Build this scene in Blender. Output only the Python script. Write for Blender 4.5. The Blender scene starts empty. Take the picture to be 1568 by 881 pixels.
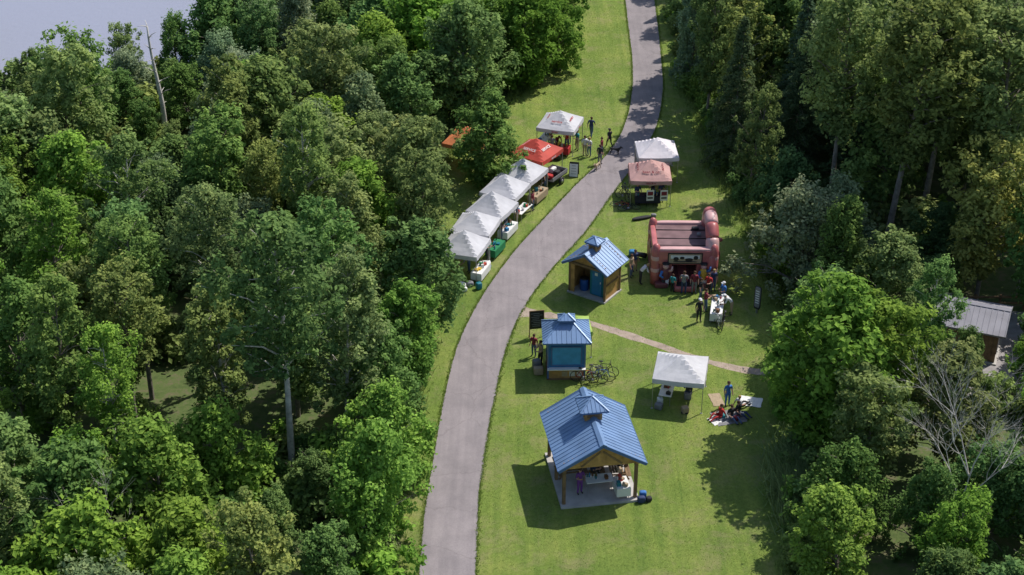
import bpy, math, random
import numpy as np
from mathutils import Vector, Matrix
rad=math.radians
scene=bpy.context.scene
random.seed(7)
# ------------------------------------------------------------------ materials
MATS={}
def mat(name,col,rough=.7,ns=3.0,na=.2,metal=0,bump=0,bs=30,spec=.3,trans=0,col2=None,alpha=None):
    if name in MATS: return MATS[name]
    m=bpy.data.materials.new(name); m.use_nodes=True
    nt=m.node_tree; N=nt.nodes; L=nt.links; b=N['Principled BSDF']
    tc=N.new('ShaderNodeTexCoord'); no=N.new('ShaderNodeTexNoise')
    no.inputs['Scale'].default_value=ns; no.inputs['Detail'].default_value=5
    L.new(tc.outputs['Object'],no.inputs['Vector'])
    r=N.new('ShaderNodeValToRGB'); e=r.color_ramp.elements
    e[0].position=.3; e[1].position=.72
    e[0].color=(*[c*(1-na) for c in col],1); e[1].color=(*(col2 or [min(1,c*(1+na)) for c in col]),1)
    L.new(no.outputs['Fac'],r.inputs['Fac']); L.new(r.outputs['Color'],b.inputs['Base Color'])
    b.inputs['Roughness'].default_value=rough; b.inputs['Metallic'].default_value=metal
    b.inputs['Specular IOR Level'].default_value=spec
    if bump:
        n2=N.new('ShaderNodeTexNoise'); n2.inputs['Scale'].default_value=bs; n2.inputs['Detail'].default_value=4
        L.new(tc.outputs['Object'],n2.inputs['Vector'])
        bp=N.new('ShaderNodeBump'); bp.inputs['Strength'].default_value=bump; bp.inputs['Distance'].default_value=.05
        L.new(n2.outputs['Fac'],bp.inputs['Height']); L.new(bp.outputs['Normal'],b.inputs['Normal'])
    if trans:
        t=N.new('ShaderNodeBsdfTranslucent'); L.new(r.outputs['Color'],t.inputs['Color'])
        mx=N.new('ShaderNodeMixShader'); mx.inputs[0].default_value=trans
        L.new(b.outputs[0],mx.inputs[1]); L.new(t.outputs[0],mx.inputs[2]); L.new(mx.outputs[0],N['Material Output'].inputs['Surface'])
    MATS[name]=m; return m

def leaf_material():
    m=bpy.data.materials.new('leaf'); m.use_nodes=True
    nt=m.node_tree; N=nt.nodes; L=nt.links; N.remove(N['Principled BSDF'])
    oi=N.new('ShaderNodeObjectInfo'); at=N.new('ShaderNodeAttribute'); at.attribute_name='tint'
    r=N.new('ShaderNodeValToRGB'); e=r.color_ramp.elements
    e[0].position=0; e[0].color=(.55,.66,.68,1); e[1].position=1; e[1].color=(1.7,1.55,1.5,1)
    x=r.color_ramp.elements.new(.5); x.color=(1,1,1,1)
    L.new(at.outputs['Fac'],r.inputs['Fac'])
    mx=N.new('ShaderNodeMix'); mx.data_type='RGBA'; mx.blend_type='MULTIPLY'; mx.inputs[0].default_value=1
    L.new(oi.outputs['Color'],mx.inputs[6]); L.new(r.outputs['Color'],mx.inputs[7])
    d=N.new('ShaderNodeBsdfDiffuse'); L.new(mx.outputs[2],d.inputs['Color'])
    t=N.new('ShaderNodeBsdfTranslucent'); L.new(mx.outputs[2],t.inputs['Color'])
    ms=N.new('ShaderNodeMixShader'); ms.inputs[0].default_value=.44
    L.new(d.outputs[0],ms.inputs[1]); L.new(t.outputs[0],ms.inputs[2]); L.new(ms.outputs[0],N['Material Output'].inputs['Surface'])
    return m
LEAF=leaf_material()
BARK=mat('bark_grey',(.21,.185,.155),.9,4,.4)
BIRCH=mat('bark_pale',(.5,.47,.42),.8,3,.35)
WHITE=mat('white_fabric',(.58,.575,.61),.8,1.2,.08,bump=.25,bs=4,trans=.15)
GREYF=mat('pale_fabric',(.74,.70,.74),.8,1.2,.08,bump=.25,bs=4,trans=.15)
REDF=mat('red_fabric',(.52,.075,.055),.7,1.2,.12,bump=.25,bs=4,trans=.15)
MARF=mat('dusty_pink_fabric',(.50,.30,.28),.8,1.2,.15,bump=.25,bs=4,trans=.1)
ORF=mat('orange_fabric',(.6,.2,.08),.8,1.2,.15,trans=.15)
LIME=mat('lime_fabric',(.36,.5,.12),.7,1.2,.1,trans=.2)
STEEL=mat('frame_steel',(.35,.35,.36),.4,3,.1,metal=.7)
BLACK=mat('black_plastic',(.02,.02,.022),.5)
DARK=mat('dark_cloth',(.03,.03,.04),.8)
PWHITE=mat('white_paint',(.68,.68,.67),.5,3,.06)
WOOD=mat('pine_boards',(.42,.24,.085),.7,2.5,.3,bump=.3,bs=8)
WOODD=mat('timber_brown',(.19,.12,.065),.75,3,.3,bump=.3,bs=10)
ROOF=mat('blue_metal_roof',(.16,.26,.44),.45,.9,.16,metal=.1,spec=.5)
ROOFT=mat('blue_trim',(.07,.14,.30),.5,2,.1)
KBLUE=mat('kiosk_blue',(.03,.17,.36),.5,2,.15)
TEAL=mat('teal_plastic',(.015,.16,.20),.45,2,.12)
BARREL=mat('blue_barrel',(.02,.08,.3),.4,2,.1)
CONC=mat('concrete',(.42,.40,.38),.85,1.5,.18,bump=.15,bs=20)
GREEN=mat('green_cloth',(.02,.18,.07),.8)
PVCR=mat('red_pvc',(.42,.12,.12),.38,1.5,.18,spec=.5)
PVCD=mat('maroon_pvc',(.17,.055,.06),.5,1.5,.2)
PVCG=mat('grey_maroon_mesh',(.17,.10,.105),.7,1.5,.25)
PVCP=mat('pink_pvc',(.58,.34,.33),.4,1.5,.12,spec=.5)
YEL=mat('yellow_paint',(.6,.42,.06),.5)
BRN=mat('brown_leather',(.15,.07,.03),.6)
SKIN=mat('skin',(.46,.27,.19),.55,6,.08)
def flat(name,c): return mat(name,c,.8,6,.12)

# ------------------------------------------------------------------ mesh builder
class MB:
    def __init__(s): s.v=[];s.f=[];s.mi=[];s.mats=[];s.sm=[]
    def add(s,vs,fs,m,smooth=False,M=None):
        o=len(s.v)
        if m not in s.mats: s.mats.append(m)
        k=s.mats.index(m)
        for p in vs:
            p=Vector(p); s.v.append(tuple(M@p) if M is not None else tuple(p))
        for f in fs: s.f.append([i+o for i in f]); s.mi.append(k); s.sm.append(smooth)
    def box(s,c,d,m,rz=0,M=None):
        x,y,z=[a/2 for a in d]
        vs=[(-x,-y,-z),(x,-y,-z),(x,y,-z),(-x,y,-z),(-x,-y,z),(x,-y,z),(x,y,z),(-x,y,z)]
        R=Matrix.Translation(c)@Matrix.Rotation(rz,4,'Z')
        if M is not None: R=M@R
        s.add(vs,[(3,2,1,0),(4,5,6,7),(0,1,5,4),(1,2,6,5),(2,3,7,6),(3,0,4,7)],m,M=R)
    def beam(s,p,q,w,h,m):
        p=Vector(p);q=Vector(q);d=q-p;L=d.length
        Q=d.to_track_quat('X','Z').to_matrix().to_4x4()
        R=Matrix.Translation((p+q)/2)@Q
        s.box((0,0,0),(L,w,h),m,M=R)
    def tube(s,pts,rs,m,n=8,smooth=True,caps=True):
        pts=[Vector(p) for p in pts]
        if not hasattr(rs,'__len__'): rs=[rs]*len(pts)
        vs=[];fs=[]
        up=Vector((0,0,1)); prev=None
        for i,p in enumerate(pts):
            d=(pts[min(i+1,len(pts)-1)]-pts[max(i-1,0)])
            d=d.normalized() if d.length>1e-6 else Vector((0,0,1))
            if prev is None: a=d.orthogonal().normalized()
            else:
                a=(prev-d*prev.dot(d)); a=a.normalized() if a.length>1e-5 else d.orthogonal().normalized()
            prev=a; b=d.cross(a)
            for k in range(n):
                t=2*math.pi*k/n; vs.append(p+(a*math.cos(t)+b*math.sin(t))*rs[i])
        for i in range(len(pts)-1):
            for k in range(n):
                fs.append((i*n+k,i*n+(k+1)%n,(i+1)*n+(k+1)%n,(i+1)*n+k))
        if caps:
            fs.append(tuple(range(n-1,-1,-1))); fs.append(tuple((len(pts)-1)*n+k for k in range(n)))
        s.add(vs,fs,m,smooth)
    def rbox(s,c,d,m,e=.35,n=10,k=16,M=None,rz=0):
        vs=[];fs=[]
        sg=lambda a,p: math.copysign(abs(a)**p,a)
        for i in range(n+1):
            ph=-math.pi/2+math.pi*i/n
            for j in range(k):
                t=2*math.pi*j/k
                vs.append((d[0]/2*sg(math.cos(ph),e)*sg(math.cos(t),e),d[1]/2*sg(math.cos(ph),e)*sg(math.sin(t),e),d[2]/2*sg(math.sin(ph),e)))
        for i in range(n):
            for j in range(k):
                fs.append((i*k+j,i*k+(j+1)%k,(i+1)*k+(j+1)%k,(i+1)*k+j))
        R=Matrix.Translation(c)@Matrix.Rotation(rz,4,'Z')
        if M is not None: R=M@R
        s.add(vs,fs,m,True,R)
    def sphere(s,c,r,m,M=None): s.rbox(c,(2*r[0],2*r[1],2*r[2]) if hasattr(r,'__len__') else (2*r,)*3,m,1,8,12,M)
    def mesh(s,name):
        me=bpy.data.meshes.new(name); me.from_pydata(s.v,[],s.f)
        for m in s.mats: me.materials.append(m)
        me.polygons.foreach_set('material_index',s.mi); me.polygons.foreach_set('use_smooth',s.sm); me.update()
        return me
    def obj(s,name,parent=None,loc=None,rz=0):
        o=bpy.data.objects.new(name,s.mesh(name)); scene.collection.objects.link(o)
        if parent: o.parent=parent
        if loc is not None: o.location=loc
        o.rotation_euler[2]=rz
        return o
def empty(name,loc,deg=0):
    e=bpy.data.objects.new(name,None); e.empty_display_size=.3; scene.collection.objects.link(e)
    e.location=loc if len(loc)==3 else (*loc,0); e.rotation_euler[2]=rad(deg); return e
def text(s,size,m,parent,loc,rot):
    c=bpy.data.curves.new('lettering','FONT'); c.body=s; c.size=size; c.align_x='CENTER'; c.align_y='CENTER'; c.extrude=.003; c.offset=.004
    c.materials.append(m); o=bpy.data.objects.new('lettering',c); scene.collection.objects.link(o)
    o.parent=parent; o.location=loc; o.rotation_euler=rot; return o

# ------------------------------------------------------------------ ground, lawn, path
YL=[(-20,-4.75),(48,-4.75),(60.43,-4.70),(65.61,-4.69),(68.43,-4.58),(71.42,-4.39),(74.6,-4.23),(77.99,-3.97),(81.6,-3.66),(85.46,-3.0),(89.59,-1.9),(94.04,-.4),(96.86,.73),(100.84,2.55),(103.99,3.96),(106.18,4.96),(109.59,6.75),(113.18,8.21),(115.68,8.88),(119.59,9.66),(125.15,10.35),(131.14,10.69),(137.61,10.82),(146.46,11.01),(158.4,11.2),(260,14)]
YR=[(-20,-1.8),(48,-1.83),(60.43,-1.83),(65.61,-1.83),(68.43,-1.78),(71.42,-1.57),(74.6,-1.32),(77.99,-.97),(81.6,-.56),(85.46,.12),(87.49,.68),(89.59,1.34),(94.04,3.18),(97.8,5.03),(100.84,6.18),(103.99,7.3),(106.8,8.44),(109.59,9.62),(113.18,10.74),(115.68,11.56),(119.59,12.3),(125.15,12.98),(131.14,13.3),(137.61,13.6),(146.46,13.9),(158.4,14.2),(260,17)]
ys=np.arange(-18,240,.4)
def curve(P,w=7):
    x=np.interp(ys,[p[0] for p in P],[p[1] for p in P]); k=np.ones(w)/w
    return np.convolve(np.pad(x,w//2,mode='edge'),k,'valid')
xl=curve(YL,9); xr=curve(YR,9)
rg=np.random.default_rng(3)
def jit(n,a): 
    r=rg.normal(0,1,n); r=np.convolve(r,np.ones(3)/3,'same'); return r*a
LL=[(-20,-7),(48,-7),(60,-6.2),(71,-5.8),(78,-5.4),(82,-5.2),(87,-5.2),(94,-6.0),(101,-6.8),(106,-6),(115.7,-3.5),(122,0.3),(129.6,3.6),(137.6,5),(146,5.6),(260,6)]
LR=[(-20,13),(48,13.3),(60.4,13.9),(67,15.3),(71.4,16.2),(76.6,16.2),(81,16.4),(87,17.7),(94,16.8),(100.8,16.6),(109.6,15.2),(125,15.4),(146,16.2),(260,18)]
def strip(name,xa,xb,z,m,cols=6,ja=0):
    n=len(ys); a=xa+jit(n,ja); b=xb+jit(n,ja)
    vs=[];fs=[]
    for i in range(n):
        for c in range(cols+1):
            t=c/cols; vs.append((a[i]*(1-t)+b[i]*t,ys[i],z))
    for i in range(n-1):
        for c in range(cols):
            k=i*(cols+1)+c; fs.append((k,k+1,k+cols+2,k+cols+1))
    mb=MB(); mb.add(vs,fs,m); return mb.obj(name)

def node_ground(name,fn):
    m=bpy.data.materials.new(name); m.use_nodes=True; nt=m.node_tree; fn(nt.nodes,nt.links,nt.nodes['Principled BSDF']); return m
def noise(N,L,vec,scale,det=6,rough=.6,dist=0):
    n=N.new('ShaderNodeTexNoise'); n.inputs['Scale'].default_value=scale; n.inputs['Detail'].default_value=det; n.inputs['Roughness'].default_value=rough; n.inputs['Distortion'].default_value=dist
    L.new(vec,n.inputs['Vector']); return n.outputs['Fac']
def ramp(N,L,fac,stops):
    r=N.new('ShaderNodeValToRGB'); e=r.color_ramp.elements
    while len(e)<len(stops): e.new(.5)
    for i,(p,c) in enumerate(stops): e[i].position=p; e[i].color=(*c,1)
    L.new(fac,r.inputs['Fac']); return r.outputs['Color']
def mixc(N,L,a,b,fac,mode='MIX'):
    m=N.new('ShaderNodeMix'); m.data_type='RGBA'; m.blend_type=mode
    if isinstance(fac,(int,float)): m.inputs[0].default_value=fac
    else: L.new(fac,m.inputs[0])
    L.new(a,m.inputs[6]); L.new(b,m.inputs[7]); return m.outputs[2]
def bumpn(N,L,b,h,st,dist=.05):
    bp=N.new('ShaderNodeBump'); bp.inputs['Strength'].default_value=st; bp.inputs['Distance'].default_value=dist; L.new(h,bp.inputs['Height']); L.new(bp.outputs['Normal'],b.inputs['Normal'])
def lawn_fn(N,L,b):
    g=N.new('ShaderNodeNewGeometry').outputs['Position']
    c1=ramp(N,L,noise(N,L,g,.2,7,.7),[(.32,(.135,.215,.042)),(.5,(.195,.275,.056)),(.66,(.265,.32,.078))])
    c2=ramp(N,L,noise(N,L,g,5,8,.8),[(.25,(.5,.5,.46)),(.5,(1,1,1)),(.8,(1.45,1.4,1.35))])
    c=mixc(N,L,c1,c2,1,'MULTIPLY')
    # mowing streaks along the length of the lawn
    mp=N.new('ShaderNodeMapping'); mp.inputs['Scale'].default_value=(1.6,.06,1); L.new(g,mp.inputs['Vector'])
    c3=ramp(N,L,noise(N,L,mp.outputs[0],1,4,.6,.6),[(.3,(.78,.84,.8)),(.7,(1.18,1.09,1.12))])
    c=mixc(N,L,c,c3,1,'MULTIPLY')
    dry=N.new('ShaderNodeRGB'); dry.outputs[0].default_value=(.33,.28,.15,1)
    f=ramp(N,L,noise(N,L,g,.45,7,.75,.5),[(.50,(0,0,0)),(.70,(.65,.65,.65))])
    c=mixc(N,L,c,dry.outputs[0],f)
    L.new(c,b.inputs['Base Color']); b.inputs['Roughness'].default_value=.85; b.inputs['Specular IOR Level'].default_value=.15
    bumpn(N,L,b,noise(N,L,g,14,6,.85),1,.1)
LAWN=node_ground('lawn_grass',lawn_fn)
def asph_fn(N,L,b):
    g=N.new('ShaderNodeNewGeometry').outputs['Position']
    c1=ramp(N,L,noise(N,L,g,.5,7,.65),[(.3,(.20,.18,.19)),(.7,(.28,.25,.26))])
    c2=ramp(N,L,noise(N,L,g,28,4,.8),[(.25,(.70,.70,.70)),(.75,(1.3,1.29,1.27))])
    c=mixc(N,L,c1,c2,1,'MULTIPLY')
    v=N.new('ShaderNodeTexVoronoi'); v.feature='DISTANCE_TO_EDGE'; v.inputs['Scale'].default_value=.2
    nz=N.new('ShaderNodeTexNoise'); nz.inputs['Scale'].default_value=1.4; nz.inputs['Detail'].default_value=5
    L.new(g,nz.inputs['Vector']); ad=N.new('ShaderNodeVectorMath'); ad.operation='ADD'; L.new(g,ad.inputs[0]); L.new(nz.outputs['Color'],ad.inputs[1]); L.new(ad.outputs[0],v.inputs['Vector'])
    c3=ramp(N,L,v.outputs['Distance'],[(0,(.7,.69,.67)),(.01,(1,1,1))])
    c=mixc(N,L,c,c3,.6,'MULTIPLY')
    mp=N.new('ShaderNodeMapping'); mp.inputs['Scale'].default_value=(2.2,.1,1); L.new(g,mp.inputs['Vector'])
    c4=ramp(N,L,noise(N,L,mp.outputs[0],1,3,.6,.4),[(.3,(.90,.90,.90)),(.7,(1.08,1.07,1.06))])
    c=mixc(N,L,c,c4,1,'MULTIPLY')
    L.new(c,b.inputs['Base Color']); b.inputs['Roughness'].default_value=.9; b.inputs['Specular IOR Level'].default_value=.2
    bumpn(N,L,b,noise(N,L,g,40,4,.8),.4,.02)
ASPH=node_ground('asphalt_path',asph_fn)
def floor_fn(N,L,b):
    g=N.new('ShaderNodeNewGeometry').outputs['Position']
    c=ramp(N,L,noise(N,L,g,1.2,9,.75),[(.3,(.035,.05,.018)),(.5,(.08,.12,.03)),(.6,(.12,.11,.06)),(.75,(.15,.19,.06))])
    L.new(c,b.inputs['Base Color']); b.inputs['Roughness'].default_value=1
FLOOR=node_ground('forest_floor',floor_fn)
def water_fn(N,L,b):
    g=N.new('ShaderNodeNewGeometry').outputs['Position']
    b.inputs['Base Color'].default_value=(.27,.27,.33,1); b.inputs['Roughness'].default_value=.16; b.inputs['Specular IOR Level'].default_value=.8
    bumpn(N,L,b,noise(N,L,g,1.5,5,.6),.3,.1)
WATER=node_ground('lake_water',water_fn)
DIRT=mat('dirt_path_soil',(.34,.27,.22),.95,1.5,.25,bump=.4,bs=20)
GRAV=mat('gravel',(.30,.28,.28),.95,2,.2,bump=.5,bs=18)
mb=MB(); mb.add([(-900,-300,0),(900,-300,0),(900,1500,0),(-900,1500,0)],[(0,1,2,3)],FLOOR); mb.obj('ground')
strip('lawn',curve(LL,15),curve(LR,15),.006,LAWN,8,.12)
strip('asphalt_path',xl,xr,.018,ASPH,5,.035)
# dirt footpath
P=[(.45,87.3),(1.6,87),(2.8,86.7),(4.8,85.95),(6.05,85.2),(8.05,83.9),(9.6,82.9),(10.7,82),(12.6,81),(14.2,80.3),(16.6,79.8),(19,79.5),(22,80.5)]
PP=[]
for i in range(len(P)-1):
    for t in np.linspace(0,1,6,endpoint=False): PP.append((P[i][0]*(1-t)+P[i+1][0]*t,P[i][1]*(1-t)+P[i+1][1]*t))
A=np.array(PP); k=np.ones(5)/5
A=np.stack([np.convolve(np.pad(A[:,j],2,mode='edge'),k,'valid') for j in range(2)],1)
d=np.gradient(A,axis=0); nn=np.stack([-d[:,1],d[:,0]],1)/np.linalg.norm(d,axis=1)[:,None]
w=.31+jit(len(A),.1)+np.maximum(0,.55-.18*np.arange(len(A))/2)
vs=[];fs=[]
for i in range(len(A)):
    for s_ in (-1,0,1): vs.append((A[i,0]+nn[i,0]*w[i]*s_,A[i,1]+nn[i,1]*w[i]*s_,.012))
for i in range(len(A)-1):
    for c in range(2): kk=i*3+c; fs.append((kk+3,kk+4,kk+1,kk))
mb=MB(); mb.add(vs,fs,DIRT); mb.obj('dirt_path')
mb=MB(); vs=[(20.5,79),(24,77.5),(31,77),(40,79),(42,86),(31,87.5),(25,86.5),(21,84)]; mb.add([(a,b,.012) for a,b in vs],[tuple(range(8))],GRAV); mb.obj('gravel_lot')
# lake
vs=[(-28.5,130.5),(-32,127.6),(-38,126.6),(-43,127),(-47,129),(-51,140),(-60,150),(-200,150),(-260,200),(-200,330),(-60,330),(-22,260),(-22,200),(-26,160),(-27,142)]
mb=MB(); mb.add([(a,b,.01) for a,b in vs],[tuple(range(len(vs)))[::-1]],WATER); mb.obj('lake_water')
LAKE=vs
def inpoly(x,y,P):
    c=False;j=len(P)-1
    for i in range(len(P)):
        if (P[i][1]>y)!=(P[j][1]>y) and x<(P[j][0]-P[i][0])*(y-P[i][1])/(P[j][1]-P[i][1])+P[i][0]: c=not c
        j=i
    return c

# ------------------------------------------------------------------ trees
def tube_np(pts,rs,n=5):
    mb=MB(); mb.tube(pts,rs,None,n,True,False); return mb.v,mb.f
def tree_mesh(name,seed,H,c0,R,prof,ncl,nlf,leaf,tr,bark,rc,squash=.8,airy=.35,kind='broad'):
    r=np.random.default_rng(seed); V=[];F=[];nb=0
    nlf=int(nlf*.78); leaf*=1.08
    def addtube(pts,rs,n=5):
        v,f=tube_np(pts,rs,n); o=len(V); V.extend(v); F.extend([[i+o for i in q] for q in f])
    lean=r.normal(0,.03,2)*H
    def tp(z): 
        t=z/H; return np.array([lean[0]*t*t+.12*math.sin(3*t+seed)*t,lean[1]*t*t+.12*math.cos(4*t+seed)*t,z])
    if tr>0:
        zs=np.linspace(-.2,H*.93,9); addtube([tp(z) for z in zs],[tr*(1-.93*max(0,z)/H)+.012 for z in zs],7)
    C=[];RC=[];T=[]
    if kind=='conifer':
        ctr=[];nrm=[];tin=[]
        for b_ in range(ncl):
            t=(b_+r.random())/ncl; z=c0+(H-c0)*t; L_=R*(1-t)**.8*(.75+.4*r.random())+.15; a=r.random()*6.283
            base=tp(z); dr=np.array([math.cos(a),math.sin(a),0]); q=base+dr*L_+np.array([0,0,-.22*L_])
            if b_%3==0: addtube([base,base+dr*L_*.5-np.array([0,0,.06*L_]),q],[.035,.02,.008],3)
            m=int(nlf*(.3+.9*L_/R)); s=r.random(m)**.6
            p=base[None]+dr[None]*(L_*s)[:,None]; p[:,2]-=.22*L_*s**1.5
            w_=.30*(1.1-s)*L_**.5+.07; side=np.array([-dr[1],dr[0],0])
            p+=side[None]*(r.normal(0,1,m)*w_)[:,None]; p[:,2]+=r.normal(0,.07,m)-.05
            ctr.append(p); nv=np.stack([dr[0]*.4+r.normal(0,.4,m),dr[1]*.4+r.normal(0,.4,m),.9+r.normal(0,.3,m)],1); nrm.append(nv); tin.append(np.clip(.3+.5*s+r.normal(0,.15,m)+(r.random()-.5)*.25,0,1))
        P_=np.concatenate(ctr); Nn=np.concatenate(nrm); T=np.concatenate(tin)
    else:
        ang0=r.random()*6.28
        lob=[(r.random()*6.28,r.uniform(.75,1.2)) for _ in range(5)]
        for b_ in range(ncl):
            t=(b_+r.random())/ncl
            if prof=='round': e=max(.05,math.sin(math.pi*(.12+.86*t)))**.5
            elif prof=='tall': e=max(.05,math.sin(math.pi*(.16+.78*t)))**.55
            elif prof=='vase': e=max(.05,math.sin(math.pi*(.08+.8*t)))**.6*(0.65+.45*t)
            else: e=max(.1,(1-t))**.42
            a=ang0+b_*2.39996+r.normal(0,.3)
            lf=1+.26*math.sin(2*a+lob[0][0]+2*t)+.18*math.sin(3*a+lob[1][0]+6*t)
            rr=R*e*lf*(r.random()**.5 if r.random()<.35 else r.uniform(.6,1.12)); k=rc*r.choice([.5,.7,.9,1.15,1.45],p=[.2,.25,.25,.2,.1])
            rr=max(0,rr-k*.5)
            z=c0+(H-c0)*t; c=tp(min(z,H))+np.array([rr*math.cos(a),rr*math.sin(a),0]); c[2]=z-k*.4+r.normal(0,.25)
            C.append(c);RC.append(k)
            if tr>0 and (b_%3==0 or ncl<40):
                zb=max(c0*.75,z-.75*rr-k*.3); p0=tp(min(zb,H*.9)); mid=(p0*.5+c*.5)+np.array([0,0,.12*rr]); q=tr*.42*(1-.6*t)
                addtube([p0,mid,c,c+(c-mid)*.35],[q,q*.6,q*.3,.008],4)
        C=np.array(C);RC=np.array(RC)
        idx=np.repeat(np.arange(ncl),np.maximum(18,(nlf*(RC/rc)**1.7).astype(int)))
        m=len(idx); d=r.normal(0,1,(m,3)); d/=np.linalg.norm(d,axis=1)[:,None]
        sub=r.normal(0,1,(ncl,6,3)); sub[:,:,2]+=.35; sub/=np.linalg.norm(sub,axis=2)[:,:,None]
        dt=np.einsum('ij,ikj->ik',d,sub[idx]).max(1)
        shell=(.35+.75*dt**2)*(1-airy*r.random(m)**1.3)
        stray=r.random(m)<.09; shell[stray]*=1.5
        P_=C[idx]+d*(RC[idx]*shell)[:,None]*np.array([1,1,squash])
        Nn=d*.7+np.array([0,0,.6])+r.normal(0,.5,(m,3))
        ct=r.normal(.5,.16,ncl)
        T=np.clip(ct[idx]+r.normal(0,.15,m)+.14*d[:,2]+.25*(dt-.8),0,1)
        keep=P_[:,2]>.05; P_=P_[keep];Nn=Nn[keep];T=T[keep]
    m=len(P_); Nn/=np.linalg.norm(Nn,axis=1)[:,None]
    rv=r.normal(0,1,(m,3)); t1=np.cross(Nn,rv); t1/=np.linalg.norm(t1,axis=1)[:,None]; t2=np.cross(Nn,t1)
    a=(leaf*r.uniform(.65,1.35,m))[:,None]; wd=.6 if kind!='conifer' else .35
    Q=np.stack([P_-t1*a,P_+t2*a*wd+Nn*a*.15,P_+t1*a,P_-t2*a*wd+Nn*a*.15],1).reshape(-1,3)
    nv=len(V); nf=len(F)
    allv=np.concatenate([np.array(V).reshape(-1,3),Q]) if nv else Q
    me=bpy.data.meshes.new(name)
    faces=F+ (np.arange(m*4).reshape(-1,4)+nv).tolist()
    me.from_pydata(allv.tolist(),[],faces)
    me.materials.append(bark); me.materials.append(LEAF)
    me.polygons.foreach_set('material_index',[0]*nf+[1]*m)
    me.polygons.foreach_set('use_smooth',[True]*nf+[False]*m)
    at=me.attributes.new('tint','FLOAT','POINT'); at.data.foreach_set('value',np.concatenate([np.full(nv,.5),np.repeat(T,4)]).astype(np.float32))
    me.update(); return me
def bare_mesh(name,seed,H,bark,tr,depth=4,spread=.55,nb=3):
    r=random.Random(seed); mb=MB()
    def br(p,d,L_,rd,dep):
        pts=[p];rs=[rd];q=p;dd=d
        for i in range(3):
            dd=(dd+Vector((r.gauss(0,.10),r.gauss(0,.10),r.gauss(0.03,.06)))).normalized(); q=q+dd*L_/3; pts.append(q); rs.append(rd*(1-.22*(i+1)))
            if dep>0 and i>0:
                for _ in range(nb if i==2 else nb-1):
                    nd=(dd+Vector((r.uniform(-1,1),r.uniform(-1,1),r.uniform(-.3,.6)))*spread*1.5).normalized()
                    br(q,nd,L_*r.uniform(.45,.75),rd*.5,dep-1)
        mb.tube(pts,rs,bark,5 if dep>1 else 3,True,False)
    br(Vector((0,0,-.1)),Vector((0,0,1)),H*.5,tr,depth)
    return mb.mesh(name)
TM={
 'maple_tree':[tree_mesh('maple_a',1,9,1.4,3.2,'round',125,165,.145,.16,BARK,.8,.85,.5),tree_mesh('maple_b',2,10,1.6,3.0,'round',135,155,.145,.17,BARK,.75,.85,.5),tree_mesh('maple_c',3,8,1.0,3.1,'round',115,170,.145,.15,BARK,.8,.85,.5)],
 'poplar_tree':[tree_mesh('poplar_a',11,14,3.5,2.8,'tall',150,130,.135,.17,BARK,.64,1.0,.55),tree_mesh('poplar_b',12,15,4.2,2.7,'tall',145,130,.135,.18,BIRCH,.62,1.0,.55),tree_mesh('poplar_c',13,13,3,2.8,'vase',140,135,.135,.16,BARK,.66,.95,.55),tree_mesh('poplar_d',14,17,7,3.0,'vase',145,140,.135,.2,BARK,.76,1.0,.55)],
 'ash_tree':[tree_mesh('ash_a',21,11,2.2,3.0,'vase',115,155,.14,.16,BARK,.78,.9,.5),tree_mesh('ash_b',22,10,2,2.9,'round',108,160,.14,.15,BARK,.78,.9,.5)],
 'willow_tree':[tree_mesh('willow_a',31,8,.8,3.7,'dome',170,120,.12,.17,BARK,.62,1.15,.5),tree_mesh('willow_b',32,9,1.0,3.2,'dome',160,120,.12,.16,BARK,.6,1.2,.5)],
 'spruce_tree':[tree_mesh('spruce_a',41,13,1.2,2.5,'',230,80,.14,.16,BARK,0,kind='conifer'),tree_mesh('spruce_b',42,15,1.5,2.9,'',250,80,.145,.18,BARK,0,kind='conifer')],
 'birch_tree':[tree_mesh('birch_a',51,17,8.2,2.8,'tall',120,130,.13,.21,BIRCH,.68,1.0,.6)],
 'shrub':[tree_mesh('shrub_a',61,2.0,.35,1.3,'dome',28,90,.11,.03,BARK,.5,1.1,.5),tree_mesh('shrub_b',62,2.6,.4,1.2,'round',30,90,.11,.03,BARK,.5,1.2,.5),tree_mesh('shrub_c',63,1.5,.3,1.5,'dome',26,90,.11,.03,BARK,.5,1,.5)],
}
BASEH={m.name:h for m,h in [(TM['maple_tree'][0],9),(TM['maple_tree'][1],10),(TM['maple_tree'][2],8),(TM['poplar_tree'][0],14),(TM['poplar_tree'][1],15),(TM['poplar_tree'][2],13),(TM['poplar_tree'][3],17),(TM['ash_tree'][0],11),(TM['ash_tree'][1],10),(TM['willow_tree'][0],8),(TM['willow_tree'][1],9),(TM['spruce_tree'][0],13),(TM['spruce_tree'][1],15),(TM['birch_tree'][0],17),(TM['shrub'][0],2),(TM['shrub'][1],2.6),(TM['shrub'][2],1.5)]}
COL={'bright':(.205,.335,.060),'mid':(.165,.262,.075),'dark':(.115,.185,.066),'olive':(.222,.288,.092),'silver':(.235,.300,.150),'yellow':(.31,.35,.085),'spruce':(.085,.135,.065)}
PL=[]
def tree(kind,x,y,h,col,var=None,wide=1,jc=.17):
    ms=TM[kind]; me=ms[var] if var is not None else random.choice(ms)
    o=bpy.data.objects.new(kind,me); scene.collection.objects.link(o)
    s=h/BASEH[me.name]; wide*=random.uniform(.93,1.12); o.location=(x,y,0); o.scale=(s*wide,s*wide,s); o.rotation_euler=(random.gauss(0,.035),random.gauss(0,.035),random.random()*6.28)
    c=COL[col]; k=1+random.uniform(-jc,jc)
    o.color=(c[0]*k*(1+random.uniform(-.12,.08)),c[1]*k,c[2]*k*(1+random.uniform(-.1,.2)),1)
    PL.append((x,y,1.4+.1*h)); return o
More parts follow.
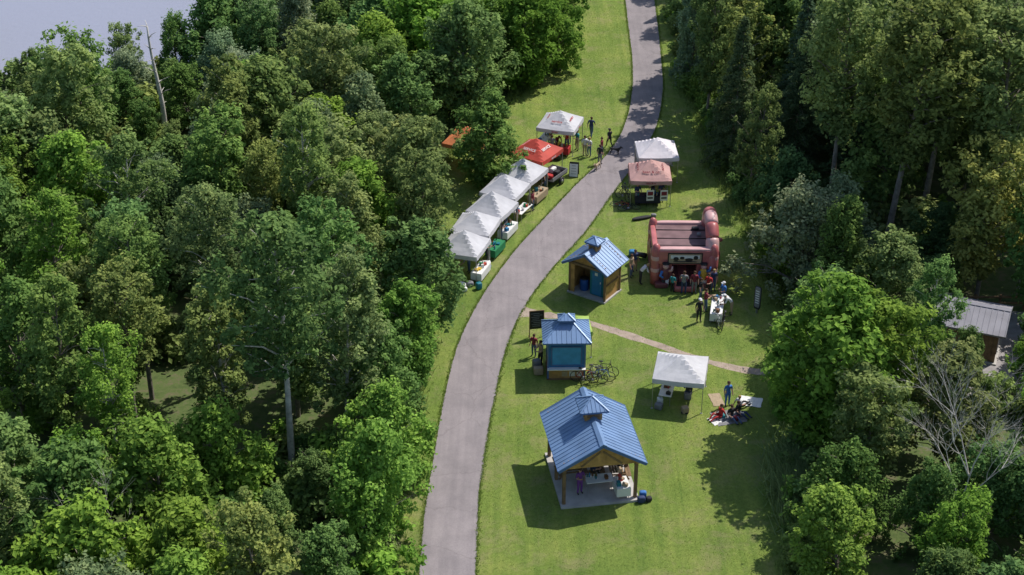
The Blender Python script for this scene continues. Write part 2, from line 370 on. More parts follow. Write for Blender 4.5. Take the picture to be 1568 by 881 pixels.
# individually placed trees
tree('maple_tree',-2.2,106.0,7.0,'mid',2,1.0)
tree('birch_tree',-12.1,69.8,16.5,'mid',0)
tree('poplar_tree',-9.3,72.2,12.5,'olive',1)
tree('birch_tree',-17.2,79,13.5,'olive',0); tree('birch_tree',-13.2,90,13.5,'olive',0); tree('birch_tree',-21,68,11,'bright',0); tree('birch_tree',-24,87,12.5,'mid',0); tree('birch_tree',23.5,76,10,'mid',0,.9)
tree('maple_tree',-7.2,63.8,7.5,'bright',0,.9)
tree('maple_tree',-6.7,68.4,6.6,'bright',2,.85)
tree('ash_tree',-6.6,73,7.8,'mid',1,.9); tree('maple_tree',-6.5,77.6,7.6,'bright',1,.9)
tree('ash_tree',-6.0,88.6,10,'olive',0,.9); tree('ash_tree',-6.2,83.4,9.2,'mid',1,.9); tree('poplar_tree',-7.1,93.4,10.5,'olive',2,.95); tree('ash_tree',-8,98,9,'olive',1,1)
tree('maple_tree',-3.6,117,10.2,'mid',1); tree('maple_tree',-7.6,121.5,10,'bright',0); tree('maple_tree',.9,124.6,8.8,'bright',0,1.05); tree('maple_tree',4.2,128.6,7.0,'bright',2,.9)
tree('maple_tree',-.6,134,9.5,'bright',1,1.1); tree('maple_tree',3.8,137,8.5,'bright',0,.95); tree('maple_tree',4.5,145,9,'mid',1,.95); tree('maple_tree',-5,130,9,'bright',2)
tree('willow_tree',-18.7,126,9,'silver',1,.9); tree('willow_tree',-14.8,130,8.5,'silver',0,.8)
tree('willow_tree',-49,132,8,'mid',0,.8); tree('ash_tree',-46.5,126,6.5,'mid',0); tree('willow_tree',-36,122.5,4.6,'olive',1,.8); tree('ash_tree',-32,123,6.2,'olive',0,.8); tree('willow_tree',-28.5,124.5,6.5,'mid',0,.6)
tree('willow_tree',18.9,90.2,7.6,'silver',0,1.1); tree('willow_tree',21.6,92.5,7.0,'silver',1,1.0)
tree('maple_tree',17.2,72.6,10.6,'bright',1,1.0); tree('ash_tree',20.6,73.5,9.5,'bright',0,1.1); tree('maple_tree',16.6,76.8,6,'bright',2,.8)
tree('poplar_tree',25.6,94.6,19,'olive',3,1.1); tree('poplar_tree',28.8,98,19,'olive',3,1.1); tree('poplar_tree',22.6,99.5,18,'olive',3,1.05); tree('poplar_tree',32.5,94,18,'olive',3,1.1)
tree('ash_tree',30.5,89,10.5,'yellow',0,1.0)
tree('poplar_tree',15.8,117.5,13,'olive',2,.85); tree('spruce_tree',16.8,109,12.0,'spruce',0); tree('willow_tree',15.4,126,10,'silver',1,.6); tree('poplar_tree',17.2,103,9,'olive',0,.85)
def XL(y): return np.interp(y,[40,60,71,78,82,88,94,101,106,115,118,124,129,137,150,200],[-7.8,-7.4,-6.9,-6.7,-6.6,-6.4,-7.2,-8.4,-8.4,-6.5,-5.5,-2.5,1,2.4,3,3.2])
def XR(y): return np.interp(y,[40,60,67,71,77,81,87,94,101,110,125,146,200],[15,15.6,16.8,18.2,18.8,19.2,20,19.3,18.6,17.3,16.6,16.8,17.5])
def ok(x,y,dmin):
    for a,b,r in PL:
        if (a-x)**2+(b-y)**2<(dmin)**2: return False
    return True
def hw(y): return 29.5+(y-60)*.29
rn=random.Random(11)
def fill_left():
    for _ in range(8000):
        y=rn.uniform(48,156); x=rn.uniform(-hw(y),6)
        if x>XL(y): continue
        if inpoly(x,y,LAKE) or (-46<x<-27 and y>121.5): continue
        far=x<-24
        if y<66: kind,h,c=rn.choice([('maple_tree',rn.uniform(6,8.5),'bright'),('ash_tree',rn.uniform(6.5,9),'bright'),('willow_tree',rn.uniform(5.5,7.5),'silver'),('ash_tree',rn.uniform(6,9),'mid'),('poplar_tree',rn.uniform(8,10),'olive')]); dm=3.5
        elif y<86: kind,h,c=rn.choice([('poplar_tree',rn.uniform(10,13.5),'mid'),('poplar_tree',rn.uniform(10,13.5),'olive'),('ash_tree',rn.uniform(8,12),'mid'),('maple_tree',rn.uniform(7.5,11),'bright' if far else 'mid'),('ash_tree',rn.uniform(8,11),'olive'),('ash_tree',rn.uniform(7,9),'bright')]); dm=3.6
        elif y<110: kind,h,c=rn.choice([('poplar_tree',rn.uniform(9.5,13),'olive'),('ash_tree',rn.uniform(8,12),'olive'),('ash_tree',rn.uniform(8,11),'mid'),('maple_tree',rn.uniform(7,10),'dark'),('willow_tree',rn.uniform(7,10),'silver'),('ash_tree',rn.uniform(8,11),'bright'),('maple_tree',rn.uniform(8,10),'olive')]); dm=3.6
        else:
            kind,h,c=rn.choice([('willow_tree',rn.uniform(6,8),'silver'),('ash_tree',rn.uniform(6,9),'olive'),('ash_tree',rn.uniform(6,8.5),'mid'),('maple_tree',rn.uniform(6,8),'mid')]); dm=3.5
            if x>-14: kind,h,c=rn.choice([('maple_tree',rn.uniform(8,10),'mid'),('ash_tree',rn.uniform(8,10.5),'mid'),('maple_tree',rn.uniform(8,10),'bright')])
        if x<-27 and 60<y<105 and rn.random()<.45: c='bright'
        if -44<x<-25 and y>110: h=min(h,rn.uniform(4.3,6.0))
        if -31<x<-23 and 93<y<112: h=min(h,rn.uniform(4,5) if y>101 else 7)
        if -15<x<-9.2 and 61<y<69.6: h=rn.uniform(3.2,4.6); kind='willow_tree'; c='mid'
        if x>XL(y)-3: h*=.85
        if ok(x,y,dm): tree(kind,x,y,h,c)
def fill_right():
    for _ in range(8000):
        y=rn.uniform(48,156); x=rn.uniform(14,hw(y))
        if x<XR(y): continue
        if 24.5<x<32 and 78.5<y<87: continue
        dm=3.6
        if y<66: kind,h,c=rn.choice([('ash_tree',rn.uniform(6.5,9),'mid'),('ash_tree',rn.uniform(6.5,9),'bright'),('willow_tree',rn.uniform(5,7),'mid'),('poplar_tree',rn.uniform(8,10),'olive')])
        elif y<88:
            kind,h,c=rn.choice([('ash_tree',rn.uniform(7,9.5),'mid'),('maple_tree',rn.uniform(7,9),'bright'),('willow_tree',rn.uniform(6,8),'mid'),('ash_tree',rn.uniform(7,9),'olive')])
            if 24<x<32 and y>70: h=rn.uniform(3.2,4.4); kind='willow_tree'
        elif y<100:
            if x<22: kind,h,c=('maple_tree',rn.uniform(5,7),'dark')
            elif x<34: kind,h,c=rn.choice([('maple_tree',rn.uniform(3.5,5),'dark'),('willow_tree',rn.uniform(3,4.5),'mid')])
            else: kind,h,c=rn.choice([('poplar_tree',rn.uniform(13,17),'olive'),('ash_tree',rn.uniform(9,12),'mid')])
        else:
            kind,h,c=rn.choice([('poplar_tree',rn.uniform(13,16),'silver'),('poplar_tree',rn.uniform(13,17),'olive'),('poplar_tree',rn.uniform(13,17),'olive'),('poplar_tree',rn.uniform(13,16),'mid'),('ash_tree',rn.uniform(11,14),'olive'),('ash_tree',rn.uniform(10,13),'mid')])
            if x<26 and rn.random()<.4: kind,h,c=('spruce_tree',rn.uniform(11,14),'spruce')
            if x<XR(y)+2.5: h*=.72
        if ok(x,y,dm): tree(kind,x,y,h,c)
fill_left(); fill_right()
# shrubs along the forest edges
for y in np.arange(50,150,1.3):
    for s_ in (0,1):
        b=(XL(y)+rn.uniform(.1,1.1)) if s_==0 else (XR(y)-rn.uniform(.1,1.5))
        if 78<y<83 and s_==1: continue
        tree('shrub',b,y+rn.uniform(-.4,.4),rn.uniform(1.0,2.2),rn.choice(['mid','bright','olive','mid']))
for _ in range(80):
    y=rn.uniform(52,130); x=rn.uniform(-30,XL(y)-1) if rn.random()<.5 else rn.uniform(XR(y)+1,32)
    if (24.5<x<32 and 78.5<y<87): continue
    tree('shrub',x,y,rn.uniform(1.5,3.2),rn.choice(['mid','bright','olive']))
for _ in range(22): tree('shrub',rn.uniform(-15.5,-9),rn.uniform(63,71.5),rn.uniform(1.5,3.0),rn.choice(['mid','bright','olive']))
for _ in range(14): tree('shrub',rn.uniform(-46,-28),rn.uniform(122,126),rn.uniform(1.2,2.4),rn.choice(['mid','bright','olive']))
def bare(x,y,h,seed,tr=.12,depth=4,spread=.5,rz=0):
    o=bpy.data.objects.new('dead_tree',bare_mesh('dead_tree',seed,h,BIRCH,tr,depth,spread)); scene.collection.objects.link(o); o.location=(x,y,0); o.rotation_euler[2]=rz
bare(22.3,62.2,10,8,.09,4); bare(33.5,90,12,14,.1,3); bare(25.6,68.8,8.0,21,.055,3); bare(-19.5,60.5,8,33,.06,3)
# standing dead trunk by the lake
mb=MB(); rr_=random.Random(4); tr_pts=[Vector((.25*math.sin(z*.5),.1*math.cos(z*.7),z)) for z in np.linspace(0,10,12)]
mb.tube(tr_pts,[.26-.018*i for i in range(12)],BIRCH,8)
for i in range(4,12):
    for _ in range(2):
        a=rr_.uniform(0,6.28); L_=rr_.uniform(.4,1.3); p=tr_pts[i]; q=p+Vector((math.cos(a)*L_,math.sin(a)*L_,L_*rr_.uniform(.1,.8))); mb.tube([p,(p+q)/2+Vector((0,0,.08)),q],[.05,.03,.01],BIRCH,4)
mb.obj('dead_tree',None,(-27.3,112.4,0))

# grass tufts / tall grass as one mesh each
def blades(name,pts,h,w,mt_name,col):
    r=np.random.default_rng(5); m=len(pts); a=r.random(m)*6.28; hh=h*r.uniform(.5,1.4,m); ln=r.normal(0,.45,(m,2))*hh[:,None]
    b=np.stack([np.cos(a),np.sin(a)],1)*w
    z=np.full(m,.004)
    V=np.stack([np.c_[pts-b,z],np.c_[pts+b,z],np.c_[pts+ln,hh]],1).reshape(-1,3)
    me=bpy.data.meshes.new(name); me.from_pydata(V.tolist(),[],np.arange(3*m).reshape(-1,3).tolist())
    me.materials.append(LEAF); at=me.attributes.new('tint','FLOAT','POINT'); at.data.foreach_set('value',np.repeat(np.clip(r.normal(.5,.2,m),0,1),3).astype(np.float32))
    o=bpy.data.objects.new(name,me); o.color=(*col,1); scene.collection.objects.link(o)
r=np.random.default_rng(9)
n=80000; yy=96*r.random(n)+58; lx=np.interp(yy,[p[0] for p in LL],[p[1] for p in LL]); rx=np.interp(yy,[p[0] for p in LR],[p[1] for p in LR]); xx=lx+(rx-lx)*r.random(n)
rl=np.interp(yy,ys,xl); rr=np.interp(yy,ys,xr); k=((xx<rl-.03)|(xx>rr+.03))
blades('grass',np.stack([xx,yy],1)[k],.055,.022,'g',(.23,.32,.065))
n=16000; yy=r.uniform(55,150,n); side=r.random(n)<.5; xx=np.where(side,np.interp(yy,ys,xl)-np.abs(r.normal(0,.09,n))+.03,np.interp(yy,ys,xr)+np.abs(r.normal(0,.09,n))-.03)
blades('verge_grass',np.stack([xx,yy],1),.11,.025,'g',(.19,.27,.06))
n=24000; yy=r.uniform(50,150,n); side=r.random(n)<.5
xx=np.where(side,np.interp(yy,[p[0] for p in LL],[p[1] for p in LL])+r.normal(-.4,.4,n),np.interp(yy,[p[0] for p in LR],[p[1] for p in LR])+r.normal(.3,.5,n))
blades('tall_grass',np.stack([xx,yy],1),.45,.035,'g',(.22,.30,.08))
n=9000; blades('reed_grass',np.stack([r.normal(15.8,.7,n),r.normal(67.5,2.0,n)],1),1.1,.04,'g',(.25,.33,.14))

# ------------------------------------------------------------------ people
def seg_d(p,a,b):
    ab=b-a; t=max(0,min(1,(p-a).dot(ab)/max(1e-9,ab.length_squared))); return (p-(a+ab*t)).length
def person_mesh(name,J,headdir=(0,-1,0)):
    names=list(J); E=[('pelvis','waist'),('waist','chest'),('chest','neck'),('neck','chin'),('chin','skull'),('skull','crown'),
       ('chest','shL'),('shL','elL'),('elL','wrL'),('wrL','paL'),('chest','shR'),('shR','elR'),('elR','wrR'),('wrR','paR'),
       ('pelvis','hiL'),('hiL','knL'),('knL','anL'),('anL','toL'),('pelvis','hiR'),('hiR','knR'),('knR','anR'),('anR','toR')]
    RR={'pelvis':.13,'waist':.12,'chest':.14,'neck':.052,'chin':.07,'skull':.09,'crown':.064,'sh':.066,'el':.046,'wr':.03,'pa':.033,'hi':.095,'kn':.064,'an':.043,'to':.04}
    me=bpy.data.meshes.new('tmp'); me.from_pydata([J[n] for n in names],[(names.index(a),names.index(b)) for a,b in E],[])
    o=bpy.data.objects.new('tmp',me); scene.collection.objects.link(o)
    md=o.modifiers.new('s','SKIN'); md.use_smooth_shade=True
    for i,n in enumerate(names):
        k=RR.get(n,RR.get(n[:2],.05)); sv=me.skin_vertices[0].data[i]; sv.radius=(k*(1.2 if n in('pelvis','chest','waist') else 1),k*(.85 if n in('pelvis','chest','waist') else 1)); sv.use_root=(n=='pelvis')
    o.modifiers.new('ss','SUBSURF').levels=1
    dg=bpy.context.evaluated_depsgraph_get(); em=bpy.data.meshes.new_from_object(o.evaluated_get(dg))
    bpy.data.objects.remove(o)
    V=[Vector(v.co) for v in em.vertices]
    JV={n:Vector(J[n]) for n in names}
    segs=[]
    for a,b in E:
        if b in('chin','skull','crown'): m=0
        elif b[:2] in('wr','pa'): m=0
        elif b[:2]=='el' or b[:2]=='sh' or b in('waist','chest','neck'): m=1
        elif b[:2]=='to': m=3
        else: m=2
        segs.append((JV[a],JV[b],m))
    mb=MB(); S=['s0','s1','s2','s3','s4','s5']; mb.mats=S[:]
    mb.v=[tuple(v) for v in V]
    hd=Vector(headdir).normalized(); sk=JV['skull']; upv=(JV['crown']-JV['chin']).normalized(); sd=upv.cross(hd).normalized()
    for p in em.polygons:
        c=Vector(p.center); best=min(segs,key=lambda s:seg_d(c,s[0],s[1])); m=best[2]
        if m==1 and (c-JV['neck']).dot(upv)>.015 and (c-JV['neck']).length<.12: m=0
        if m==0 and best[1] in(JV['skull'],JV['crown'],JV['chin']):
            q=c-sk
            if q.dot(upv)>.045 or (q.dot(hd)<.02 and q.dot(upv)>-.06): m=4
        mb.f.append(list(p.vertices)); mb.mi.append(m); mb.sm.append(True)
    Mh=Matrix((( *sd,),( *hd,),( *upv,))).transposed().to_4x4(); Mh.translation=sk
    for x in(-.03,.03): mb.sphere((x,.078,.0),(.011,.008,.008),'s5',M=Mh)
    mb.sphere((0,.092,-.03),(.012,.018,.02),'s0',M=Mh); mb.sphere((0,.076,-.062),(.024,.008,.006),'s3',M=Mh)
    for x in(-.085,.085): mb.sphere((x,0,-.02),(.012,.02,.03),'s0',M=Mh)
    mb.sphere((0,-.022,.035),(.096,.1,.085),'s4',M=Mh)
    for sfx,sgn in(('L',1),('R',-1)):
        wr=JV['wr'+sfx]; pa=JV['pa'+sfx]; d=(pa-wr).normalized(); sidev=d.cross(Vector((sgn*1.0,.2,.1))).normalized(); nrmv=d.cross(sidev).normalized()*sgn
        for i,L_ in enumerate((.07,.08,.075,.06)):
            off=sidev*(-.027+.018*i); p0=pa+off; p1=pa+off+d*(.02+L_*.55)+nrmv*.004; p2=p1+d*L_*.45+nrmv*.02
            mb.tube([p0,p1,p2],[.011,.009,.006],'s0',5)
        mb.tube([wr+d*.03-sidev*.02,wr+d*.06-sidev*.045+nrmv*.01,wr+d*.09-sidev*.05+nrmv*.02],[.012,.010,.007],'s0',5)
    mm=bpy.data.meshes.new(name); mm.from_pydata(mb.v,[],mb.f)
    mm.polygons.foreach_set('material_index',mb.mi); mm.polygons.foreach_set('use_smooth',mb.sm)
    for _ in range(6): mm.materials.append(SKIN)
    bpy.data.meshes.remove(em); return mm
def J0():
    return {'pelvis':(0,0,.93),'waist':(0,0,1.09),'chest':(0,0,1.29),'neck':(0,0,1.46),'chin':(0,-.015,1.53),'skull':(0,-.02,1.61),'crown':(0,-.01,1.68),
     'shL':(.18,0,1.40),'elL':(.23,.02,1.13),'wrL':(.25,-.06,.90),'paL':(.25,-.09,.83),'shR':(-.18,0,1.40),'elR':(-.23,.02,1.13),'wrR':(-.25,-.06,.90),'paR':(-.25,-.09,.83),
     'hiL':(.09,0,.88),'knL':(.10,-.01,.49),'anL':(.11,.02,.09),'toL':(.13,-.13,.04),'hiR':(-.09,0,.88),'knR':(-.10,-.01,.49),'anR':(-.11,.02,.09),'toR':(-.13,-.13,.04)}
POSE={}
POSE['stand']=J0()
j=J0(); j.update({'elL':(.24,-.04,1.14),'wrL':(.14,-.26,1.10),'paL':(.09,-.32,1.12),'elR':(-.24,-.04,1.14),'wrR':(-.15,-.25,1.16),'paR':(-.10,-.31,1.20),'knR':(-.12,-.05,.49)}); POSE['hold']=j
j=J0(); j.update({'knL':(.10,-.20,.52),'anL':(.10,-.26,.11),'toL':(.11,-.42,.06),'knR':(-.10,.06,.50),'anR':(-.10,.32,.16),'toR':(-.11,.22,.04),'elL':(.23,.12,1.15),'wrL':(.23,.16,.93),'paL':(.23,.15,.86),'elR':(-.23,-.12,1.15),'wrR':(-.22,-.28,.99),'paR':(-.22,-.33,.95)}); POSE['walk']=j
j=J0(); j.update({'waist':(0,-.08,1.07),'chest':(0,-.24,1.20),'neck':(0,-.37,1.30),'chin':(0,-.43,1.34),'skull':(0,-.48,1.39),'crown':(0,-.50,1.46),'shL':(.18,-.33,1.24),'elL':(.22,-.42,.98),'wrL':(.16,-.58,.84),'paL':(.14,-.65,.83),'shR':(-.18,-.33,1.24),'elR':(-.22,-.42,.98),'wrR':(-.16,-.58,.84),'paR':(-.14,-.65,.83)}); POSE['lean']=j
def sh(j,keys,d): 
    for k in keys: j[k]=tuple(j[k][i]+d[i] for i in range(3))
j=J0(); up=[k for k in j if k[:2] not in('hi','kn','an','to')]; sh(j,up,(0,.05,-.79)); 
j.update({'hiL':(.09,0,.13),'knL':(.14,-.40,.26),'anL':(.12,-.76,.06),'toL':(.12,-.84,.14),'hiR':(-.09,0,.13),'knR':(-.18,-.36,.30),'anR':(-.10,-.66,.06),'toR':(-.10,-.78,.08),'elL':(.27,.12,.38),'wrL':(.27,.24,.14),'paL':(.28,.26,.05),'wrR':(-.20,-.20,.30),'paR':(-.18,-.27,.29)}); POSE['sit']=j
j=J0(); sh(j,up,(0,0,-.42)); j.update({'hiL':(.09,-.02,.49),'knL':(.12,-.45,.50),'anL':(.12,-.42,.09),'toL':(.13,-.57,.04),'hiR':(-.09,-.02,.49),'knR':(-.12,-.45,.50),'anR':(-.12,-.42,.09),'toR':(-.13,-.57,.04),'wrL':(.14,-.30,.60),'paL':(.12,-.37,.58),'wrR':(-.14,-.30,.60),'paR':(-.12,-.37,.58)}); POSE['chair']=j
PM={k:person_mesh('person_'+k,v) for k,v in POSE.items()}
CL={'black':flat('cloth_black',(.03,.03,.033)),'navy':flat('cloth_navy',(.035,.05,.12)),'white':flat('cloth_white',(.6,.6,.6)),'red':flat('cloth_red',(.4,.03,.03)),'blue':flat('cloth_blue',(.05,.16,.42)),'denim':flat('cloth_denim',(.08,.12,.21)),'grey':flat('cloth_grey',(.20,.20,.21)),'purple':flat('cloth_purple',(.16,.05,.24)),'tan':flat('cloth_tan',(.35,.27,.18)),'teal':flat('cloth_teal',(.03,.22,.25)),'skin':SKIN,'brown':flat('hair_brown',(.07,.035,.02)),'blond':flat('hair_blond',(.35,.24,.1)),'maroon':flat('cloth_maroon',(.20,.03,.045)),'green':flat('cloth_green',(.05,.2,.06))}
def person(pose,x,y,deg,shirt,pants,hair='brown',hat=None,s=1.0,z=0.005):
    o=bpy.data.objects.new('person',PM[pose]); scene.collection.objects.link(o); o.location=(x,y,z); o.rotation_euler[2]=rad(deg); s=s*random.uniform(.94,1.04); o.scale=(s*1.06,s*1.06,s)
    ms=[SKIN,CL[shirt],CL[pants],CL['black'],CL[hair],CL['black']]
    for i,m in enumerate(ms): o.material_slots[i].link='OBJECT'; o.material_slots[i].material=m
    if hat:
        sk=POSE[pose]['skull']; mb=MB(); mb.sphere((sk[0],sk[1],sk[2]+.045),(.115,.12,.08),CL[hat]); mb.rbox((sk[0],sk[1]-.11,sk[2]+.05),(.17,.16,.025),CL[hat],.7); h=mb.obj('hat',o)
    return o
pp=[('stand',5.65,111.0,20,'white','tan','brown'),('hold',6.0,110.8,-40,'white','denim','blond'),('walk',6.3,114.4,160,'navy','denim','brown'),('stand',6.75,109.4,150,'black','grey','brown'),('stand',6.95,110.8,-110,'maroon','denim','brown'),('walk',7.65,112.4,-150,'black','black','brown','black'),
 ('hold',4.3,112.0,0,'red','denim','brown'),('lean',3.5,112.0,20,'maroon','black','brown'),('stand',4.5,113.3,-20,'navy','denim','blond'),('hold',3.0,113.2,30,'white','black','brown'),('hold',5.1,111.9,-60,'teal','tan','brown'),('stand',3.1,110.9,180,'grey','denim','brown'),('stand',2.5,105.3,60,'black','denim','blond'),
 ('hold',9.15,102.6,30,'navy','grey','brown','black'),('stand',10.35,103.4,-10,'black','grey','brown'),('hold',10.9,102.9,30,'navy','black','brown'),
 ('stand',8.0,91.8,60,'tan','denim','brown'),('lean',8.55,90.9,100,'white','black','blond'),('stand',8.3,92.6,30,'navy','tan','brown'),
 ('stand',11.95,86.0,20,'black','black','blond','white'),('hold',12.5,87.3,100,'maroon','denim','brown'),('stand',12.35,88.8,60,'black','denim','brown'),('hold',13.75,88.2,-60,'blue','denim','brown','white'),('lean',14.15,86.9,-90,'white','tan','brown','white'),('stand',12.0,89.6,0,'maroon','grey','brown'),('hold',12.9,89.3,-30,'red','black','brown'),('stand',13.3,89.9,20,'navy','denim','blond'),('hold',11.3,89.5,170,'grey','navy','brown'),('stand',10.6,89.8,150,'teal','black','brown',None,.8),
 ('hold',-.75,97.0,90,'black','denim','brown'),('stand',-.45,98.9,60,'grey','denim','brown'),('stand',.35,99.4,80,'navy','tan','blond'),('hold',-1.7,94.0,80,'green','black','brown'),('lean',-2.9,92.4,-70,'grey','denim','brown'),('stand',1.5,101.6,70,'maroon','denim','brown'),
 ('hold',1.75,80.9,-60,'tan','black','brown'),('stand',1.35,81.9,-30,'maroon','denim','brown'),
 ('stand',12.65,76.5,20,'blue','blue','brown'),('sit',12.1,75.3,-60,'red','red','brown'),('sit',12.75,75.2,30,'black','denim','brown'),('sit',13.2,75.6,50,'black','navy','brown'),('sit',13.35,76.3,120,'white','black','blond')]
for p in pp: person(*p)
for p in [('hold',3.65,67.9,30,'purple','purple','brown'),('stand',3.9,70.9,-30,'black','denim','brown'),('chair',4.4,69.3,120,'navy','black','brown'),('lean',5.2,70.9,-150,'white','denim','blond')]: person(*p,z=.14)
for p in [('chair',10.4,77.3,160,'black','navy','brown'),('hold',9.2,78.8,20,'grey','black','brown')]: person(*p)
mb=MB(); mb.rbox((4.4,69.32,.36),(.42,.42,.42),WOODD,.2); mb.obj('stool'); mb=MB(); mb.rbox((10.4,77.28,.22),(.42,.42,.42),CL['grey'],.2); mb.obj('stool')
# dog
def dog(x,y,deg,m):
    J={'rump':(0,.32,.46),'belly':(0,.05,.44),'chest':(0,-.22,.44),'neck':(0,-.36,.56),'head':(0,-.44,.66),'muzzle':(0,-.56,.62),'nose':(0,-.62,.61),'t1':(0,.42,.5),'t2':(0,.60,.62)}
    E=[('rump','belly'),('belly','chest'),('chest','neck'),('neck','head'),('head','muzzle'),('muzzle','nose'),('rump','t1'),('t1','t2')]
    R={'rump':.10,'belly':.09,'chest':.13,'neck':.08,'head':.075,'muzzle':.04,'nose':.03,'t1':.03,'t2':.015}
    for s_,sx in(('L',1),('R',-1)):
        J['h1'+s_]=(sx*.08,.28,.32);J['h2'+s_]=(sx*.09,.40,.17);J['h3'+s_]=(sx*.09,.36,.03);J['f1'+s_]=(sx*.08,-.24,.30);J['f2'+s_]=(sx*.08,-.22,.16);J['f3'+s_]=(sx*.08,-.25,.03)
        for k,v in(('h1',.06),('h2',.028),('h3',.028),('f1',.045),('f2',.028),('f3',.028)): R[k+s_]=v
        E+=[('rump','h1'+s_),('h1'+s_,'h2'+s_),('h2'+s_,'h3'+s_),('chest','f1'+s_),('f1'+s_,'f2'+s_),('f2'+s_,'f3'+s_)]
    n=list(J); me=bpy.data.meshes.new('dog'); me.from_pydata([J[k] for k in n],[(n.index(a),n.index(b)) for a,b in E],[])
    o=bpy.data.objects.new('dog',me); scene.collection.objects.link(o); md=o.modifiers.new('s','SKIN'); md.use_smooth_shade=True
    for i,k in enumerate(n): me.skin_vertices[0].data[i].radius=(R[k],R[k]); me.skin_vertices[0].data[i].use_root=(k=='rump')
    o.modifiers.new('ss','SUBSURF').levels=1
    dg=bpy.context.evaluated_depsgraph_get(); em=bpy.data.meshes.new_from_object(o.evaluated_get(dg)); bpy.data.objects.remove(o)
    em.materials.clear(); em.materials.append(m); o=bpy.data.objects.new('dog',em); scene.collection.objects.link(o)
    o.location=(x,y,0); o.rotation_euler[2]=rad(deg)
    mb=MB(); 
    for sx in(-1,1): mb.rbox((sx*.065,-.42,.70),(.03,.06,.09),m,.8)
    mb.obj('ears',o)
dog(8.05,111.2,70,CL['black']); dog(6.5,108.4,-30,CL['tan'])

# ------------------------------------------------------------------ canopy tents
def canopy_tent(x,y,deg,fab,name='canopy_tent',w=3.0,eave=2.1,peak=3.1,logo=None,lm=None,back=False,val=.28,frm=STEEL):
    e=empty(name,(x,y),deg); h=w/2; n=12; vs=[];fs=[]
    for i in range(n+1):
        for j_ in range(n+1):
            a=-h+w*i/n; b=-h+w*j_/n; t=min(1,max(abs(a),abs(b))/h); u=min(abs(a),abs(b))/max(.01,max(abs(a),abs(b)))
            z=eave+(peak-eave)*max(0,1-t)**1.08-.08*math.sin(math.pi*t)*(1-u*u) - (.05*(1-u*u) if t>.98 else 0)
            vs.append((a,b,z+random.uniform(-.008,.008)))
    for i in range(n):
        for j_ in range(n): k=i*(n+1)+j_; fs.append((k,k+n+1,k+n+2,k+1))
    mb=MB(); mb.add(vs,fs,fab,False); mb.obj('canopy_top',e)
    mb=MB()
    for s_ in range(4):
        R=Matrix.Rotation(s_*math.pi/2,4,'Z'); vs=[];fs=[]
        for i in range(n+1):
            a=-h+w*i/n; u=1-(a/h)**2; vs.append((a,-h-.012,eave-.05*u+.01)); vs.append((a,-h-.02-random.uniform(0,.05),eave-val-.05*u))
        for i in range(n): fs.append((2*i,2*i+1,2*i+3,2*i+2))
        mb.add(vs,fs,fab,True,R)
    mb.obj('valance',e)
    mb=MB(); q=h-.05
    for a,b in((-q,-q),(q,-q),(q,q),(-q,q)):
        mb.box((a,b,(eave-.06)/2),(.045,.045,eave-.06),frm); mb.box((a,b,.01),(.12,.12,.02),frm)
    for s_ in range(4):
        R=Matrix.Rotation(s_*math.pi/2,4,'Z')
        for k in range(2):
            for (z0,z1) in((eave-.1,eave-.42),(eave-.42,eave-.1)):
                p=R@Vector((-q+k*q,-q,z0)); p2=R@Vector((-q+(k+1)*q,-q,z1)); mb.beam(p,p2,.015,.03,frm)
    mb.obj('frame',e)
    if back:
        mb=MB(); mb.box((0,h-.02,eave/2),(w-.1,.01,eave-.1),fab); mb.obj('back_wall',e)
    if logo:
        sl=math.atan((peak-eave)/h)
        for s_ in range(4):
            a=s_*math.pi/2; zz=eave+(peak-eave)*(1-.9/h)+.02
            text(logo,.3,lm,e,(math.sin(a)*.9,-math.cos(a)*.9,zz+.0),(sl,0,a))
            text(logo,.17,lm,e,(math.sin(a)*(h+.085),-math.cos(a)*(h+.085),eave-.17),(rad(90),0,a))
    return e
def table(x,y,deg,cloth=None,w=1.8,clutter=8,name='folding_table',seed=0,d=.75,z=0):
    r=random.Random(seed+int(x*10)); e=empty(name,(x,y,z),deg); mb=MB(); top=cloth or PWHITE
    mb.box((0,0,.73),(w,d,.04),top)
    for a in(-w/2+.12,w/2-.12):
        for b in(-d/2+.08,d/2-.08): mb.beam((a,b,0),(a*.96,b,.71),.03,.03,STEEL)
    if cloth:
        for b in(-d/2-.006,d/2+.006): mb.box((0,b,.47),(w+.03,.012,.5),cloth)
        for a in(-w/2-.006,w/2+.006): mb.box((a,0,.47),(.012,d,.5),cloth)
    mb.obj('table',e)
    cols=[PWHITE,REDF,BLACK,KBLUE,YEL,GREEN,BRN,TEAL,CL['tan']]
    mb=MB()
    for i in range(clutter):
        a=r.uniform(-w/2+.15,w/2-.15); b=r.uniform(-d/2+.12,d/2-.12); m=r.choice(cols)
        if r.random()<.5: hh=r.uniform(.08,.28); mb.box((a,b,.752+hh/2),(r.uniform(.1,.3),r.uniform(.1,.25),hh),m,r.random()*3)
        else: hh=r.uniform(.15,.3); mb.tube([(a,b,.751),(a,b,.75+hh*.7),(a,b,.75+hh)],[.045,.045,.015],m,8)
    mb.obj('table_goods',e); return e
canopy_tent(3.75,112.6,-17,WHITE,logo='service',lm=CL['red'])
canopy_tent(1.8,107.4,-33,REDF,logo='SERVICE',lm=PWHITE,name='red_canopy_tent')
for i,(x,y,a) in enumerate([(.8,103.9,-29),(-.5,101.1,-24),(-1.4,98.25,-26),(-2.5,95.5,-17),(-3.2,92.6,-19)]): canopy_tent(x,y,a,WHITE,w=2.75,back=False,eave=2.05+.05*(i%2),peak=3.1+.08*(i%3))
canopy_tent(-3.4,109.6,-20,ORF,name='orange_canopy_tent')
canopy_tent(10.9,107.6,2,GREYF,back=True); canopy_tent(10.1,103.7,-1,MARF,name='red_canopy_tent',logo='bean & co',lm=CL['maroon'])
